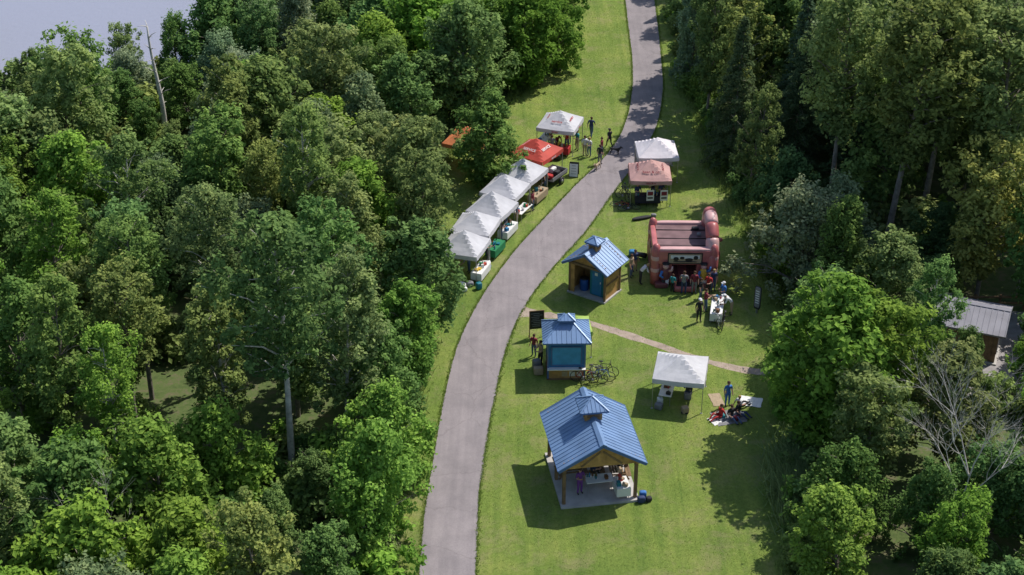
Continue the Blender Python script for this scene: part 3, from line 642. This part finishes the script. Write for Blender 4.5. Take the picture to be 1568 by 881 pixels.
canopy_tent(9.9,77.4,-11,WHITE,peak=2.95)
canopy_tent(3.9,82.6,5,LIME,name='lime_canopy_tent',w=1.9,eave=1.9,peak=2.5)
table(3.6,111.2,-17,CL['red'],1.8,10); table(2.6,112.8,70,None,1.6,8)
table(1.9,103.2,62,CL['tan'],1.8,9); table(.75,100.5,63,None,1.8,9); table(-.3,97.7,66,PWHITE,1.8,9); table(-1.15,95.0,66,GREEN,1.7,8); table(-2.1,91.8,70,PWHITE,1.7,9); table(-1.5,101.6,63,None,1.8,7)
table(9.9,102.7,0,DARK,1.8,8); table(10.9,106.4,0,CL['tan'],1.8,8)
table(9.9,78.0,-11,None,1.8,12,d=.9); table(9.1,77.0,75,None,1.2,8)
table(13.2,86.9,80,PWHITE,2.4,14)
def goods(name,x,y,items,deg=0,z=.015):
    mb=MB(); r=random.Random(int(x*31+y))
    for (dx,dy,sx,sy,sz,m,e_) in items: mb.rbox((dx,dy,sz/2),(sx,sy,sz),m,e_,rz=r.uniform(-.6,.6))
    return mb.obj(name,None,(x,y,z),rad(deg))
goods('picnic_cooler',-1.75,93.2,[(0,0,.6,.4,.42,PWHITE,.2),(.02,0,.62,.42,.06,KBLUE,.2)])
goods('duffel_bags',-3.4,90.4,[(0,0,.7,.4,.4,PWHITE,.5),(.6,.2,.5,.4,.35,CL['grey'],.6),(.2,-.5,.5,.3,.3,PWHITE,.5),(1.2,-.2,.4,.35,.5,TEAL,.4)])
goods('duffel_bags',6.95,67.3,[(0,0,.45,.3,.4,CL['navy'],.6),(.4,.1,.35,.3,.3,CL['black'],.6),(.1,.4,.4,.3,.45,CL['blue'],.5)])
goods('storage_bins',8.6,76.2,[(0,0,.45,.35,.35,CL['grey'],.2),(.1,.4,.35,.3,.5,PWHITE,.3)])
goods('storage_bins',10.1,75.8,[(0,0,.4,.35,.4,CL['tan'],.2),(0,0,.42,.37,.08,BLACK,.2)])
goods('stacked_luggage',1.6,79.9,[(0,0,.6,.4,.5,CL['tan'],.3),(-.1,.55,.5,.4,.7,CL['grey'],.3)])
goods('rolled_tarp',9.3,100.2,[(0,0,1.5,.35,.22,CL['black'],.7),(.9,.3,.4,.3,.3,CL['grey'],.6)])
goods('storage_bins',2.9,110.0,[(0,0,.5,.4,.4,CL['red'],.3),(.6,.1,.5,.35,.45,BLACK,.3),(-.7,.3,.5,.4,.5,CL['brown'],.3)])
# utility trailer with goods beside the red tent
e=empty('utility_trailer',(3.05,106.3),-33); mb=MB(); mb.box((0,0,.55),(1.3,2.1,.08),BLACK)
for s_ in(-1,1):
    mb.box((s_*.65,0,.74),(.04,2.1,.28),CL['grey']); mb.tube([(s_*.70,0,.3),(s_*.85,0,.3)],.3,BLACK,16); mb.tube([(s_*.84,0,.3),(s_*.87,0,.3)],.14,STEEL,12)
mb.box((0,1.03,.74),(1.3,.04,.28),CL['grey']); mb.beam((0,-1.0,.5),(0,-1.7,.45),.07,.07,STEEL); mb.tube([(0,-1.6,.42),(0,-1.6,.0)],.03,STEEL,8)
mb.obj('trailer_bed',e); mb=MB(); mb.rbox((-.3,.4,.8),(.5,.6,.4),PWHITE,.3); mb.rbox((.3,.1,.8),(.4,.5,.4),CL['black'],.3); mb.rbox((0,-.6,.75),(.7,.4,.3),CL['red'],.3); mb.obj('cargo',e)
def a_board(x,y,deg,w=.6,h=1.0,face=PWHITE,txt=True,name='sandwich_board_sign'):
    e=empty(name,(x,y),deg); mb=MB(); 
    for s_ in(-1,1):
        M=Matrix.Translation((0,s_*.22,h/2))@Matrix.Rotation(rad(s_*12),4,'X'); mb.box((0,0,0),(w,.03,h),BLACK,M=M); mb.box((0,s_*.018,0),(w-.08,.006,h-.1),face,M=M)
        for k in range(4 if txt else 0): mb.box((0,s_*.023,.32*h-.19*k*h),(w*random.uniform(.4,.7),.004,.035),CL['grey'],M=M)
    mb.obj('board',e)
a_board(4.7,107.4,-10,w=.7,h=1.1)
e=empty('menu_board',(1.55,84.2),10); mb=MB(); mb.box((0,0,1.25),(.85,.04,1.3),BLACK); 
for s_ in(-.45,.45): mb.box((s_,0,.95),(.05,.06,1.95),WOODD); mb.box((s_,0,.02),(.06,.5,.04),WOODD)
mb.box((0,-.021,1.92),(.85,.05,.05),WOODD)
for k in range(8): mb.box((random.uniform(-.1,.1),-.024,1.72-.13*k),(random.uniform(.3,.6),.006,.035),CL['grey'])
mb.obj('board',e)
for dx in(-.25,.75):
    e=empty('poster_stand',(10.3+dx,102.15),5); mb=MB(); mb.box((0,0,.95),(.55,.02,.85),PWHITE); mb.beam((-.25,.02,0),(-.2,.02,1.4),.03,.03,BLACK); mb.beam((.25,.02,0),(.2,.02,1.4),.03,.03,BLACK); mb.box((0,-.013,1.1),(.4,.006,.3),CL['maroon']); mb.box((0,-.013,.75),(.4,.006,.12),CL['black']); mb.obj('poster',e)
e=empty('park_sign',(15.8,87.1),-40); mb=MB(); mb.rbox((0,0,1.15),(.5,.08,1.7),CL['black'],.35); mb.rbox((0,-.03,1.2),(.4,.05,1.5),CL['grey'],.35)
for k in range(6): mb.box((0,-.06,1.65-.17*k),(.26,.01,.07),PWHITE)
mb.box((0,.02,.3),(.12,.08,.6),STEEL); mb.obj('sign_panel',e)
# bicycles
def bicycle(x,y,deg,m,tilt=8,lying=False):
    mb=MB(); 
    for cy in(-.52,.52):
        pts=[(0,cy+.34*math.cos(t),.36+.34*math.sin(t)) for t in np.linspace(0,2*math.pi,25)]; mb.tube(pts,.022,BLACK,6,caps=False)
        for t in np.linspace(0,2*math.pi,13)[:-1]: mb.tube([(0,cy,.36),(0,cy+.33*math.cos(t),.36+.33*math.sin(t))],.004,STEEL,3)
    bb=(0,.08,.32);st=(0,.2,.82);hd=(0,-.36,.84);ra=(0,.52,.36);fa=(0,-.52,.36)
    for a,b in((bb,st),(bb,hd),(st,hd),(bb,ra),(st,ra),(hd,fa)): mb.tube([a,b],.02,m,6)
    mb.tube([hd,(0,-.33,.98)],.018,BLACK,6); mb.tube([(-.28,-.28,1.0),(0,-.35,.98),(.28,-.28,1.0)],.016,BLACK,6); mb.tube([st,(0,.23,.95)],.015,STEEL,6); mb.rbox((0,.25,.97),(.14,.26,.06),BLACK,.7)
    mb.tube([(-.12,.0,.25),(.12,.16,.39)],.012,STEEL,5); mb.tube([(-.02,.08,.32),(.02,.08,.32)],.09,STEEL,12)
    o=mb.obj('bicycle',None,(x,y,.0 if not lying else .08)); o.rotation_euler=(0,rad(85 if lying else tilt),rad(deg)); 
bicycle(8.15,103.3,40,CL['black']); bicycle(8.5,103.9,20,CL['grey'],-6); bicycle(7.8,101.9,60,CL['red'],lying=True); bicycle(8.6,101.5,100,CL['black'],lying=True)
for i,(x,y,a,c) in enumerate([(4.35,79.0,80,'red'),(4.9,78.8,96,'black'),(5.35,79.15,84,'blue'),(5.0,79.6,100,'grey'),(5.6,79.7,75,'black')]): bicycle(x,y,a,CL[c],random.uniform(-9,9))
bicycle(12.9,85.6,20,CL['white']); bicycle(13.4,85.5,-10,CL['black'])
def blanket(x,y,deg,w,l,m):
    n=10; vs=[];fs=[]
    for i in range(n+1):
        for k in range(n+1): vs.append((-w/2+w*i/n+random.uniform(-.02,.02),-l/2+l*k/n+random.uniform(-.02,.02),.02+.025*random.random()))
    for i in range(n):
        for k in range(n): q=i*(n+1)+k; fs.append((q,q+n+1,q+n+2,q+1))
    mb=MB(); mb.add(vs,fs,m,True); mb.obj('picnic_blanket',None,(x,y,0),rad(deg))
blanket(12.6,75.3,15,1.8,1.4,CL['grey']); blanket(12.1,77.1,10,.7,1.3,CL['tan']); blanket(14.1,76.9,-15,1.3,1.0,PWHITE); blanket(11.9,75.0,30,.9,.8,PWHITE)
goods('picnic_basket',13.0,75.0,[(0,0,.35,.3,.25,CL['maroon'],.4),(.4,.5,.3,.25,.2,PWHITE,.5),(-.7,.3,.3,.3,.2,CL['teal'],.5)],z=.04)

# ------------------------------------------------------------------ gable roofs
def gable_roof(e,w,l,ez,rise,step=.3,th=.06,R1=None,R2=None):
    R1=R1 or ROOF; R2=R2 or ROOFT
    mb=MB(); h=w/2; L_=math.hypot(h,rise); a=math.atan2(rise,h)
    for s_ in(-1,1):
        M=Matrix.Translation((s_*h/2,0,ez+rise/2))@Matrix.Rotation(s_*a,4,'Y')
        mb.box((0,0,0),(L_,l,th),R1,M=M)
        k=-l/2+.02
        while k<l/2:
            mb.box((0,k,th/2+.014),(L_-.01,.035,.03),R1,M=M); k+=step
        mb.box((s_*(L_/2+.012),0,-.03),(.025,l+.02,.16),R2,M=M)
        for g_ in(-1,1): mb.box((0,g_*(l/2+.014),-.03),(L_,.028,.16),R2,M=M)
    for s_ in(-1,1):
        M=Matrix.Translation((s_*.09,0,ez+rise+th*.75-.02))@Matrix.Rotation(s_*a,4,'Y'); mb.box((0,0,0),(.22,l+.04,.03),R1,M=M)
    mb.obj('roof',e)
def pyramid_roof(mb,c,w,l,rise,ridge=0,step=.25):
    x,y,z=c; A=[(-w/2,-l/2,0),(w/2,-l/2,0),(w/2,l/2,0),(-w/2,l/2,0)]; r0=(-ridge/2,0,rise); r1=(ridge/2,0,rise)
    vs=[(p[0]+x,p[1]+y,p[2]+z) for p in A]+[(r0[0]+x,y,rise+z),(r1[0]+x,y,rise+z)]
    mb.add(vs,[(0,1,5,4),(1,2,5),(2,3,4,5),(3,0,4)],ROOF)
    mb.box((x,y,z-.052),(w,l,.1),ROOFT)
    V=[Vector(v) for v in vs]
    for (a,b,ta,tb) in((0,1,4,5),(1,2,5,5),(2,3,5,4),(3,0,4,4)):
        L_=(V[b]-V[a]).length; n=int(L_/step)
        for i in range(1,n):
            t=i/n; p=V[a].lerp(V[b],t)
            inn=(V[ta]+V[tb])/2-(V[a]+V[b])/2; f_=min(1,min(t,1-t)*L_/(max(1e-6,(L_-(V[tb]-V[ta]).length)/2)))
            q=p+inn*f_
            up=Vector((0,0,.012)); mb.beam(p+up,q+up,.03,.03,ROOF)
        mb.beam(V[a]+Vector((0,0,.02)),V[ta]+Vector((0,0,.02)),.08,.03,ROOF)
    return mb
# pavilion
e=empty('picnic_pavilion',(4.35,69.5),9)
mb=MB(); mb.box((0,0,.06),(4.3,5.0,.16),CONC); mb.obj('slab',e)
mb=MB()
for sx in(-1,1):
    for yy_ in(-2.2,0,2.2):
        mb.box((sx*1.95,yy_,1.37),(.17,.17,2.46),WOODD)
        for sy in(-1,1):
            if abs(yy_+sy*.6)<2.3: mb.beam((sx*1.95,yy_+sy*.08,1.95),(sx*1.95,yy_+sy*.6,2.5),.09,.09,WOODD)
    mb.box((sx*1.95,0,2.66),(.2,5.0,.22),WOOD)
for yy_ in(-2.3,2.3):
    mb.box((0,yy_,2.64),(3.7,.16,.24),WOOD)
for yy_ in(-1.15,0,1.15): mb.box((0,yy_,2.64),(3.7,.08,.2),WOOD)
mb.obj('posts_and_beams',e)
mb=MB()
for yy_ in(-2.4,2.4):
    for k in range(18):
        x0=-2.05+k*.2295; hh=1.32*(1-abs(x0+.115)/2.35)+.02
        mb.box((x0+.115,yy_,2.72+hh/2),(.222,.03,hh),WOOD)
for sx in(-1,1): mb.beam((sx*1.1,-2.425,2.62),(sx*.05,-2.425,3.5),.03,.1,WOODD)
mb.obj('gable_boards',e)
gable_roof(e,4.75,5.5,2.68,1.42)
mb=MB(); mb.box((0,.35,4.22),(.95,.95,.62),WOOD)
for sx in(-1,1):
    mb.box((sx*.48,.35,4.25),(.03,.7,.3),WOODD); mb.box((0,.35+sx*.48,4.25),(.7,.03,.3),WOODD)
pyramid_roof(mb,(0,.35,4.62),1.55,1.55,.55,0,.22); mb.tube([(0,.35,5.12),(0,.35,5.32)],[.04,.01],ROOFT,8); mb.obj('cupola',e)
def picnic_table(x,y,deg,z=.14):
    e2=empty('picnic_table',(x,y,z),deg); mb=MB()
    for k in range(5): mb.box((-.3+.15*k,0,.73),(.135,1.8,.04),WOODD)
    for s_ in(-1,1):
        for k in(0,1): mb.box((s_*(.62+.14*k),0,.44),(.13,1.8,.04),WOODD)
        mb.beam((-.75,s_*.6,0),(-.2,s_*.6,.7),.04,.09,WOODD); mb.beam((.75,s_*.6,0),(.2,s_*.6,.7),.04,.09,WOODD); mb.box((0,s_*.65,.40),(1.5,.04,.08),WOODD)
    mb.obj('timber',e2); mb=MB(); r=random.Random(int(x*7+y))
    for k in range(9):
        m=r.choice([PWHITE,CL['tan'],BLACK,KBLUE,REDF,PWHITE]); hh=r.uniform(.06,.25); mb.box((r.uniform(-.3,.3),r.uniform(-.8,.8),.752+hh/2),(r.uniform(.1,.3),r.uniform(.1,.3),hh),m,r.random())
    mb.obj('food_and_boxes',e2)
picnic_table(3.2,69.9,12); picnic_table(5.6,69.7,6); table(4.7,68.3,10,None,1.5,8,name='serving_table',z=.14)
table(5.9,67.9,100,PWHITE,1.1,7,name='serving_table',z=.14)
# washroom shelter
e=empty('washroom_shelter',(5.45,89.9),-34)
mb=MB(); mb.box((0,0,.05),(2.9,2.2,.14),CONC); mb.obj('slab',e)
mb=MB(); 
for k in range(10): mb.box((1.30,-.85+.19*k,1.22),(.05,.184,2.2),WOOD)
for k in range(10): mb.box((-1.30,-.85+.19*k,1.22),(.05,.184,2.2),WOOD)
for k in range(13): mb.box((-1.2+.2*k,.92,1.22),(.194,.05,2.2),WOOD)
for k in range(13):
    x0=-1.38+k*.2123
    for yy_ in(-.93,.95):
        hh=1.0*(1-abs(x0+.1)/1.7); mb.box((x0+.1,yy_,2.36+hh/2),(.205,.04,hh),WOOD)
for sx in(-1,1):
    for yy_ in(-.92,.92): mb.box((sx*1.34,yy_*1.03,1.2),(.13,.12,2.3),WOODD)
mb.box((0,-.99,2.3),(2.8,.1,.16),WOODD); mb.box((-1.15,-.95,1.2),(.35,.05,2.2),WOOD); mb.box((1.375,0,1.2),(.03,1.7,.1),WOODD)
mb.obj('walls',e)
gable_roof(e,3.45,2.75,2.3,1.05)
mb=MB(); mb.box((0,-.1,3.5),(.6,.6,.55),WOOD); mb.box((0,-.405,3.52),(.4,.02,.25),WOODD); mb.box((.305,-.1,3.52),(.02,.4,.25),WOODD); pyramid_roof(mb,(0,-.1,3.85),1.0,1.0,.32,0,.25); mb.obj('cupola',e)
mb=MB(); mb.box((.55,-.1,1.2),(1.05,1.05,2.1),TEAL); mb.rbox((.55,-.1,2.24),(1.1,1.1,.22),PWHITE,.4); mb.box((.55,-.64,1.15),(.74,.03,1.85),KBLUE); mb.box((.84,-.66,1.2),(.06,.04,.14),PWHITE); mb.box((.5,-.66,1.75),(.2,.015,.2),PWHITE)
for k in range(5): mb.box((.2+.17*k,-.627,2.13),(.08,.02,.05),BLACK)
mb.obj('portable_toilet',e)
mb=MB(); mb.tube([(-.6,-.3,.12),(-.6,-.3,.2),(-.6,-.3,.5),(-.6,-.3,.53),(-.6,-.3,.85),(-.6,-.3,.95)],[.27,.3,.3,.32,.3,.27],BARREL,20); mb.tube([(-.6,-.3,.95),(-.6,-.3,1.0)],.29,BLACK,20); mb.obj('waste_barrel',e)
# kiosk
e=empty('blue_kiosk',(3.25,80.3),1); mb=MB()
SHB=mat('shutter_blue',(.05,.26,.50),.5,2,.15)
mb.box((0,0,.06),(2.35,2.1,.12),WOODD); mb.box((0,0,.47),(2.2,2.0,.72),WOOD); mb.box((0,0,1.75),(2.16,1.96,1.86),KBLUE)
for sx in(-1,1):
    for sy in(-1,1): mb.box((sx*1.1,sy*1.0,1.4),(.1,.1,2.6),ROOFT)
mb.box((0,-1.12,.86),(2.3,.34,.05),PWHITE); mb.box((0,-1.0,1.68),(1.7,.05,1.22),SHB)
for z in(1.05,2.32): mb.box((0,-1.03,z),(1.85,.04,.07),ROOFT)
for x in(-.9,.9): mb.box((x,-1.032,1.68),(.06,.044,1.2),ROOFT)
for sx in(-1,1): mb.box((sx*1.09,0,1.68),(.05,1.4,1.2),SHB)
for x in(-.1,.35,.8): mb.box((x,-1.01,.42),(.34,.02,.34),PWHITE if x>0 else CL['tan'])
mb.obj('walls',e); mb=MB(); pyramid_roof(mb,(0,0,2.78),2.9,2.7,.85,.5,.27); mb.box((0,0,3.62),(.75,.5,.2),ROOFT); pyramid_roof(mb,(0,0,3.76),1.05,.8,.28,.2,.2); mb.obj('roof',e)
# grey-roofed shed at the gravel lot
SLATE=mat('grey_metal_roof',(.27,.26,.29),.5,1,.15); GTRIM=mat('grey_trim',(.2,.2,.21),.6)
e=empty('grey_roofed_shed',(28.2,83.2),68); mb=MB(); mb.box((0,0,.05),(3.4,4.4,.1),CONC); 
for sx in(-1,1):
    for k in range(16): mb.box((sx*1.5,-1.93+.257*k,1.2),(.05,.25,2.2),WOODD)
for sy in(-1,1):
    for k in range(12): mb.box((-1.36+.247*k,sy*2.0,1.2),(.24,.05,2.2),WOODD)
mb.box((0,-2.04,1.05),(.95,.04,1.95),GTRIM); mb.box((.36,-2.07,1.05),(.05,.03,.1),STEEL)
for k in range(12):
    x0=-1.36+.247*k; hh=.8*(1-abs(x0)/1.75)
    for sy in(-1,1): mb.box((x0,sy*2.0,2.3+hh/2),(.24,.04,hh),WOODD)
mb.obj('walls',e); gable_roof(e,3.9,4.9,2.25,.85,.35,.06,SLATE,GTRIM)
# ------------------------------------------------------------------ inflatable castle
e=empty('bouncy_castle',(11.45,92.7),-1); W=4.3;D=4.2
mb=MB()
for k in range(7): mb.rbox((-W/2+.31+k*.613,0,.28),(.66,D,.56),PVCR if k%2 else PVCD,.3)
mb.rbox((0,-D/2-.45,.2),(1.5,.9,.4),PVCR,.4); mb.rbox((0,-D/2-.45,.36),(1.1,.6,.18),BLACK,.4); mb.rbox((-1.5,-D/2-.15,.2),(.9,.5,.4),PVCD,.4); mb.rbox((1.5,-D/2-.15,.2),(.9,.5,.4),PVCD,.4)
mb.obj('inflated_base',e)
mb=MB()
for k in range(6):
    mb.rbox((-W/2+.5+k*.66,D/2-.2,1.45),(.7,.42,2.1),PVCR if k%2 else PVCD,.35)
for s_ in(-1,1):
    for k in range(5): mb.rbox((s_*(W/2-.2),-D/2+.75+k*.66,1.05),(.4,.7,1.3),PVCD if k%2 else PVCR,.35)
    mb.rbox((s_*(W/2-.2),-.2,2.5),(.38,D-.4,.4),PVCR,.4)
mb.rbox((0,D/2-.22,2.62),(W-.6,.4,.36),PVCP,.5)
for s_ in(-1,1):
    for yy_ in(-D/2+.25,D/2-.25):
        x0=s_*(W/2-.25); mb.tube([(x0,yy_,.1),(x0,yy_,.9),(x0,yy_,1.7),(x0,yy_,2.5),(x0,yy_,2.85),(x0,yy_,3.0),(x0,yy_,3.08)],[.30,.32,.30,.31,.26,.16,.02],PVCR,16)
        mb.tube([(x0,yy_,1.0),(x0,yy_,1.15),(x0,yy_,1.3)],[.31,.335,.31],PVCP,16,caps=False)
        mb.tube([(x0,yy_,1.9),(x0,yy_,2.05),(x0,yy_,2.2)],[.31,.335,.31],PVCP,16,caps=False)
mb.obj('inflated_walls',e)
mb=MB(); mb.rbox((0,-D/2+.22,2.15),(3.6,.5,1.05),PVCR,.16); mb.rbox((0,-D/2+.22,2.68),(3.7,.42,.22),PVCP,.4)
for s_ in(-1,1): mb.rbox((s_*1.3,-D/2+.3,1.15),(1.0,.34,1.3),PVCR,.2)
mb.add([(-1.75,-1.7,2.62),(1.75,-1.7,2.62),(1.75,0,2.5),(1.75,1.8,2.62),(-1.75,1.8,2.62),(-1.75,0,2.5)],[(0,1,2,5),(5,2,3,4)],PVCG,True)
for k in range(3): mb.tube([(-1.75,-1.2+k*1.1,2.6-.06*(k==1)),(0,-1.2+k*1.1,2.58-.06*(k==1)),(1.75,-1.2+k*1.1,2.6-.06*(k==1))],.03,BLACK,6)
mb.rbox((.9,1.1,2.66),(.5,.35,.22),BLACK,.5); mb.rbox((1.1,.4,2.6),(.3,.3,.2),CL['grey'],.5)
mb.obj('canopy',e)
mb=MB(); yb=-D/2-.05
mb.box((0,yb,2.12),(2.3,.02,.82),BLACK); mb.box((0,yb-.014,2.12),(2.14,.01,.66),CL['tan']); mb.box((0,yb-.022,2.24),(1.9,.008,.26),CL['white'])
for (x,z,w_,h_) in((-.6,2.1,.35,.3),(-.2,2.18,.3,.2),(.25,2.05,.5,.25),(.7,2.2,.3,.3),(0,1.9,1.6,.08)): mb.rbox((x,yb-.04,z),(w_,.03,h_),BLACK,.8)
mb.obj('banner',e)
mb=MB()
for s_ in(-1,1):
    x=s_*1.25; y=-D/2-.12
    mb.rbox((x,y,.95),(.5,.34,1.0),PVCD if s_<0 else YEL,.7); mb.sphere((x,y-.02,1.58),(.2,.18,.22),PVCP); mb.rbox((x,y,1.78),(.5,.42,.14),BLACK,.7); mb.tube([(x-.22,y-.05,1.25),(x-.35,y-.2,.95),(x-.15,y-.3,.85)],[.1,.09,.07],CL['blue'],8); mb.tube([(x+.22,y-.05,1.25),(x+.4,y-.15,1.35),(x+.42,y-.2,1.65)],[.1,.09,.06],CL['blue'] if s_>0 else PVCP,8)
    mb.tube([(x-.12,y-.05,.6),(x-.14,y-.05,.05)],[.13,.11],BLACK,8); mb.tube([(x+.12,y-.05,.6),(x+.14,y-.05,.05)],[.13,.11],CL['white'],8)
mb.obj('pirate_figures',e)
mb=MB(); A=[(1.75,-1.9,0),(1.78,-1.85,1.2),(1.8,-1.7,2.3),(1.8,-1.3,3.2),(1.78,-.6,3.85),(1.76,.3,4.1),(1.78,1.1,3.8),(1.8,1.7,3.0),(1.8,1.95,1.8),(1.8,2.0,0)]
def cat(P,n=6):
    O=[];P=[Vector(p) for p in P]
    for i in range(len(P)-1):
        a=P[max(i-1,0)];b=P[i];c=P[i+1];d_=P[min(i+2,len(P)-1)]
        for k in range(n):
            t=k/n; O.append(.5*((2*b)+(c-a)*t+(2*a-5*b+4*c-d_)*t*t+(3*b-a-3*c+d_)*t**3))
    O.append(P[-1]); return O
O=cat(A); n=len(O)
for i in range(0,n-1,6):
    sg=O[i:min(i+7,n)]
    if len(sg)>1: mb.tube(sg,[.40]+[.45]*(len(sg)-2)+[.40],PVCR if (i//6)%2 else PVCP,16)
mb.rbox((2.35,.2,2.3),(.7,.35,.3),PVCR,.8); mb.rbox((2.3,-.7,1.6),(.35,.35,.8),PVCR,.8)
mb.obj('inflated_arch',e)
mb=MB()
for k in range(5): mb.tube([(-.75+k*.375,-D/2+.35,.55),(-.75+k*.375,-D/2+.35,1.75)],.008,BLACK,4)
for k in range(6): mb.tube([(-.8,-D/2+.35,.6+k*.2),(.8,-D/2+.35,.6+k*.2)],.008,BLACK,4)
mb.tube([(-2.3,1.5,.3),(-3.0,1.9,.25)],[.2,.16],BLACK,10); mb.rbox((-3.2,2.0,.25),(.5,.45,.45),KBLUE,.5); mb.obj('netting_and_blower',e)
# rail fence by the lot
e=empty('rail_fence',(0,0),0); mb=MB()
for k in range(8):
    x=22+1.6*k; mb.box((x,87.6,.55),(.12,.12,1.1),WOODD)
for z in(.5,.95): mb.beam((22,87.53,z),(33.2,87.53,z),.04,.14,WOODD)
mb.obj('rails',e)

# ------------------------------------------------------------------ light, sky, camera
el=54; az=math.atan2(.8,.6)
w_=bpy.data.worlds.new('World'); scene.world=w_; w_.use_nodes=True; N=w_.node_tree.nodes; L=w_.node_tree.links
sky=N.new('ShaderNodeTexSky'); sky.sky_type='NISHITA'; sky.sun_disc=False; sky.sun_elevation=rad(el); sky.sun_rotation=az
L.new(sky.outputs[0],N['Background'].inputs[0]); N['Background'].inputs[1].default_value=.15
sd=bpy.data.lights.new('sun','SUN'); sd.energy=5.0; sd.angle=rad(.5); sd.color=(1,.95,.87); so=bpy.data.objects.new('sun',sd); scene.collection.objects.link(so)
dv=Vector((math.cos(rad(el))*.8,math.cos(rad(el))*.6,math.sin(rad(el)))); so.rotation_euler=dv.to_track_quat('Z','Y').to_euler()
so.location=(40,100,80)
cd=bpy.data.cameras.new('camera'); cd.sensor_width=36; cd.lens=2404/1568*36; cd.clip_end=3000; cd.clip_start=1
co=bpy.data.objects.new('camera',cd); scene.collection.objects.link(co); co.location=(0,0,52.2); co.rotation_euler=(rad(60),0,0); scene.camera=co
scene.view_settings.view_transform='Standard'; scene.view_settings.look='None'; scene.view_settings.exposure=0
print('trees',len(PL))
